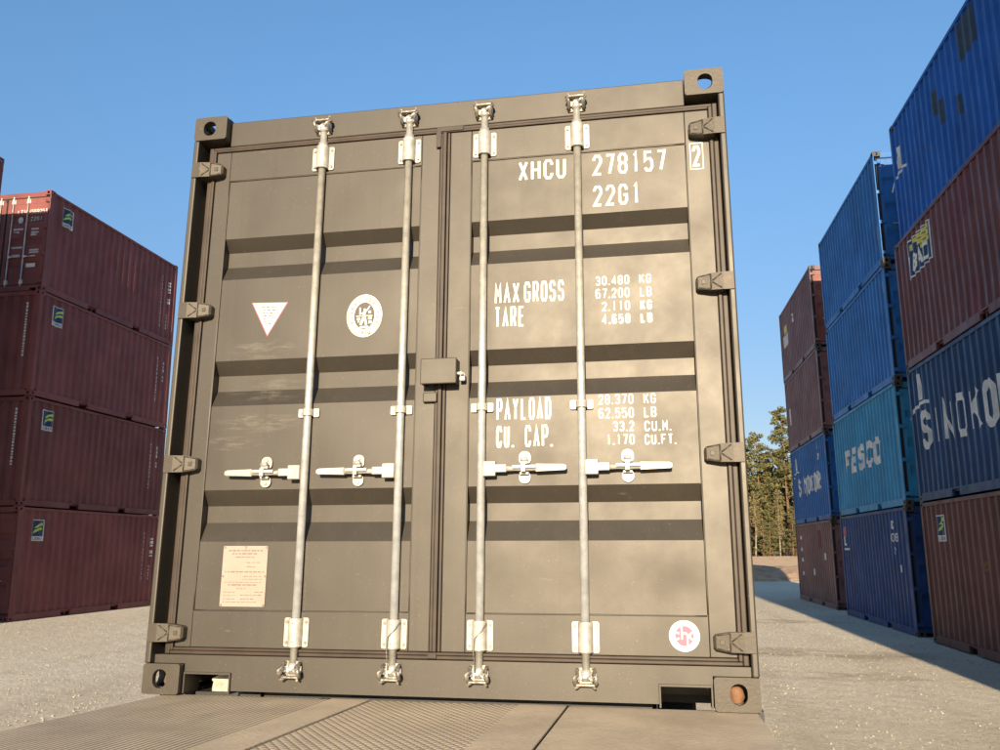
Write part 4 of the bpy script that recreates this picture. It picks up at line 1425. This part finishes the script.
side_code(p, 'l', U(24.75), 3.55 - z0, '1', .22, .06)
side_code(p, 'l', U(24.85), 3.25 - z0, '220', .2, .05)
p, U, z0 = third(2, 'rose', 'plain faded brown container resting on the royal blue one', -0.03)
for q in [(0, rect(U(28.9), U(28.75), 4.9 - z0, 5.5 - z0))]:
    on_wall(p, 'l', [q], 'oldwhite', 'pale_mark')
p, U, z0 = third(3, 'rose', 'faded brown container with sunlit orange door top, topmost of the farthest right stack', -0.05, doormat='orange')
ua, va = U(28.85), 7.75 - z0
on_wall(p, 'l', [(0, rect(ua, ua + .9, va, va + .42))], 'oldwhite', 'logo_lettering')
on_wall(p, 'l', [(1, rect(ua + .25, ua + .75, va + .48, va + .75))], 'logoyellow', 'logo_bars')
side_code(p, 'l', U(26.9), 8.25 - z0, '2', .3, .08)
letter(p['left'], text_quads('U', 0.35, 1.65, .22, .2, .2, .05), 'oldwhite', 0.0542)
# stack added outside the frame on the right, set further into the aisle to throw the shadow along the near stacks
for k in range(4):
    stack_box(('rustred', 'deepblue', 'brown', 'blue')[k], 'added container out of view to the right, set further into the aisle to shade it', 6.43, 0.15, -1.19 + k * 2.594, 'added shadow casting containers beside the camera on the right')

# ------------------------------------------------------------------ trees beyond the mound
def leaf_cloud(mb, c, r, n, size, flat=0.6, up=0.3):
    for _ in range(n):
        while True:
            p = Vector((rnd.uniform(-1, 1), rnd.uniform(-1, 1), rnd.uniform(-1, 1)))
            if p.length < 1:
                break
        p = Vector((p.x * r, p.y * r, p.z * r * flat))
        s = size * rnd.uniform(0.6, 1.3)
        a = Vector((rnd.gauss(0, 1), rnd.gauss(0, 1), rnd.gauss(0, 1))).normalized() * s
        b = a.cross(Vector((rnd.gauss(0, 1), rnd.gauss(0, 1), rnd.gauss(0, 1)))).normalized() * s * 0.55
        q = c + p
        mb.face([q - a, q + b, q + a, q - b])
def pine_meshes(seed, H, spread, base):
    rnd.seed(seed)
    t, c = MB(), MB()
    bend = rnd.uniform(-.3, .3)
    path = [Vector((bend * math.sin(k / 8 * 2.2), 0.2 * math.sin(k / 8 * 3 + seed), H * k / 8)) for k in range(9)]
    t.tube(path, [0.19 * (1 - k / 8.6) + 0.02 for k in range(9)], 8)
    n = int(H * 4.2)
    for i in range(n):
        f = base + (1 - base) * (i / n) ** 0.85
        z = H * f
        k = min(7, int(f * 8))
        o = path[k].lerp(path[k + 1], f * 8 - k)
        L = spread * (1.05 - f) ** 0.6 * rnd.uniform(0.55, 1.15) + 0.25
        a = rnd.random() * 6.283
        tip = o + Vector((math.cos(a) * L, math.sin(a) * L, L * rnd.uniform(-0.05, 0.45)))
        t.tube([o, o.lerp(tip, .5) + Vector((0, 0, -.06 * L)), tip], [0.035, 0.022, 0.008], 5, False)
        for q in (0.55, 0.8, 1.0):
            if rnd.random() < 0.85:
                leaf_cloud(c, o.lerp(tip, q) + Vector((0, 0, 0.08)), 0.36 + 0.17 * L, 30, 0.15, 0.55)
    for _ in range(int(H * 1.0)):                       # dead lower branches
        z = H * rnd.uniform(0.12, base + .05)
        a = rnd.random() * 6.283
        L = rnd.uniform(.4, 1.1)
        o = Vector((bend * math.sin(z / H * 2.2), 0, z))
        t.tube([o, o + Vector((math.cos(a) * L, math.sin(a) * L, -.1 * L))], [0.018, 0.006], 4, False)
    return t.mesh('trunk'), c.mesh('crown', False)
def birch_meshes(seed, H):
    rnd.seed(seed)
    t, c = MB(), MB()
    path = [Vector((0.5 * math.sin(k / 8 * 1.7 + seed), 0.2 * k / 8, H * k / 8)) for k in range(9)]
    t.tube(path, [0.11 * (1 - k / 8.4) + 0.012 for k in range(9)], 7)
    for i in range(int(H * 5)):
        f = rnd.uniform(0.22, 0.98)
        k = min(7, int(f * 8))
        o = path[k].lerp(path[k + 1], f * 8 - k)
        a = rnd.random() * 6.283
        L = (1.15 - f) * rnd.uniform(1.0, 2.2)
        tip = o + Vector((math.cos(a) * L * .7, math.sin(a) * L * .7, L * 0.85))
        t.tube([o, tip], [0.022, 0.006], 4, False)
        leaf_cloud(c, o.lerp(tip, .75), 0.42 + .14 * L, 26, 0.10, 1.0)
    return t.mesh('trunk'), c.mesh('crown', False)
TREES = {
    'pine': [pine_meshes(11, 17.0, 2.3, 0.36), pine_meshes(12, 15.0, 2.3, 0.16), pine_meshes(13, 13.5, 1.9, 0.16)],
    'spruce': [pine_meshes(21, 13.0, 2.2, 0.05), pine_meshes(22, 10.5, 2.0, 0.04)],
    'birch': [birch_meshes(31, 10.5), birch_meshes(32, 8.5)],
}
mbw = MB()
rnd.seed(5)
for _ in range(5200):
    x = rnd.uniform(-90, 125)
    y = rnd.uniform(122, 140)
    h = 10.0 + 3.5 * noise.noise((x * 0.25, y * 0.1, 0.7))
    z = rnd.random() ** 0.8 * h
    leaf_cloud(mbw, Vector((x, y, z - 0.3)), 1.5, 9, 0.46, 0.9)
fwood = link('far_wood', mbw.mesh('far_wood', False), 'needle2')
fwood['kind'] = 'stuff'
fwood['label'] = 'dense mass of the wood behind the first row of trees'
rnd.seed(99)
def tree(kind, var, x, y, s, label, group):
    zb = gz(x, y) - 0.1
    r = empty(kind + '_tree', (x, y, zb), rnd.random() * 6.283)
    r.scale = (s, s, s)
    t, c = TREES[kind][var]
    link('trunk', t, 'birchbark' if kind == 'birch' else 'bark', r)
    link('crown', c, {'pine': 'needle', 'spruce': 'needle2', 'birch': 'birchleaf'}[kind], r)
    tag(r, label, 'tree', group)
tree('pine', 0, 18.6, 100, 0.98, 'tall thin pine with sparse crown right beside the container stacks', None)
LP = 'olive green pine with a bare reddish trunk at the wood edge'
LS = 'dark dense conifer branched to the ground at the wood edge'
LY = 'young bushy conifer in the undergrowth at the wood edge'
LB = 'slender pale stemmed birch with yellowish leaves at the wood edge'
for x, y, v, s in ((15.9, 101, 1, 0.94), (14.6, 104, 0, 0.80), (17.2, 106, 2, 0.92), (13.2, 102, 1, 0.88), (19.8, 104, 1, 0.86), (21.5, 101, 0, 0.95), (23.8, 104, 1, 1.0), (26.5, 102, 0, 0.9), (11.2, 104, 0, 0.85), (8.8, 102, 1, 0.92), (6.2, 104, 0, 0.9), (3.5, 103, 1, 0.95)):
    tree('pine', v, x, y, s, LP, 'pines at the edge of the wood')
for x, y, v, s in ((14.1, 108, 0, 0.82), (15.4, 110, 1, 0.95), (16.5, 109, 0, 0.78), (17.9, 111, 0, 0.86), (19.2, 110, 1, 1.0), (20.6, 108, 0, 0.8), (22.6, 109, 1, 1.0), (25.0, 109, 0, 0.9), (12.2, 109, 0, 0.85), (10.0, 108, 1, 1.0), (7.4, 109, 0, 0.9), (4.9, 108, 1, 1.0)):
    tree('spruce', v, x, y, s, LS, 'conifers at the edge of the wood')
for x, y, v, s in ((14.0, 101, 0, 0.50), (15.1, 102, 1, 0.66), (16.2, 98.5, 0, 0.46), (15.3, 97.5, 1, 0.40), (18.6, 98, 0, 0.42), (17.1, 102, 1, 0.62), (18.0, 101, 0, 0.52), (19.0, 102, 1, 0.6), (20.2, 101, 0, 0.55), (13.2, 100, 1, 0.6), (21.8, 102, 1, 0.7), (16.7, 104, 0, 0.72), (14.6, 105, 1, 0.85)):
    tree('spruce', v, x, y, s, LY, 'young conifers at the edge of the wood')
for x, y, v, s in ((14.3, 98, 1, 0.85), (17.4, 99, 0, 0.72), (19.5, 99, 0, 0.8), (13.0, 98, 0, 0.7), (21.0, 98, 1, 0.8), (10.4, 99, 1, 0.8)):
    tree('birch', v, x, y, s, LB, 'birches at the edge of the wood')
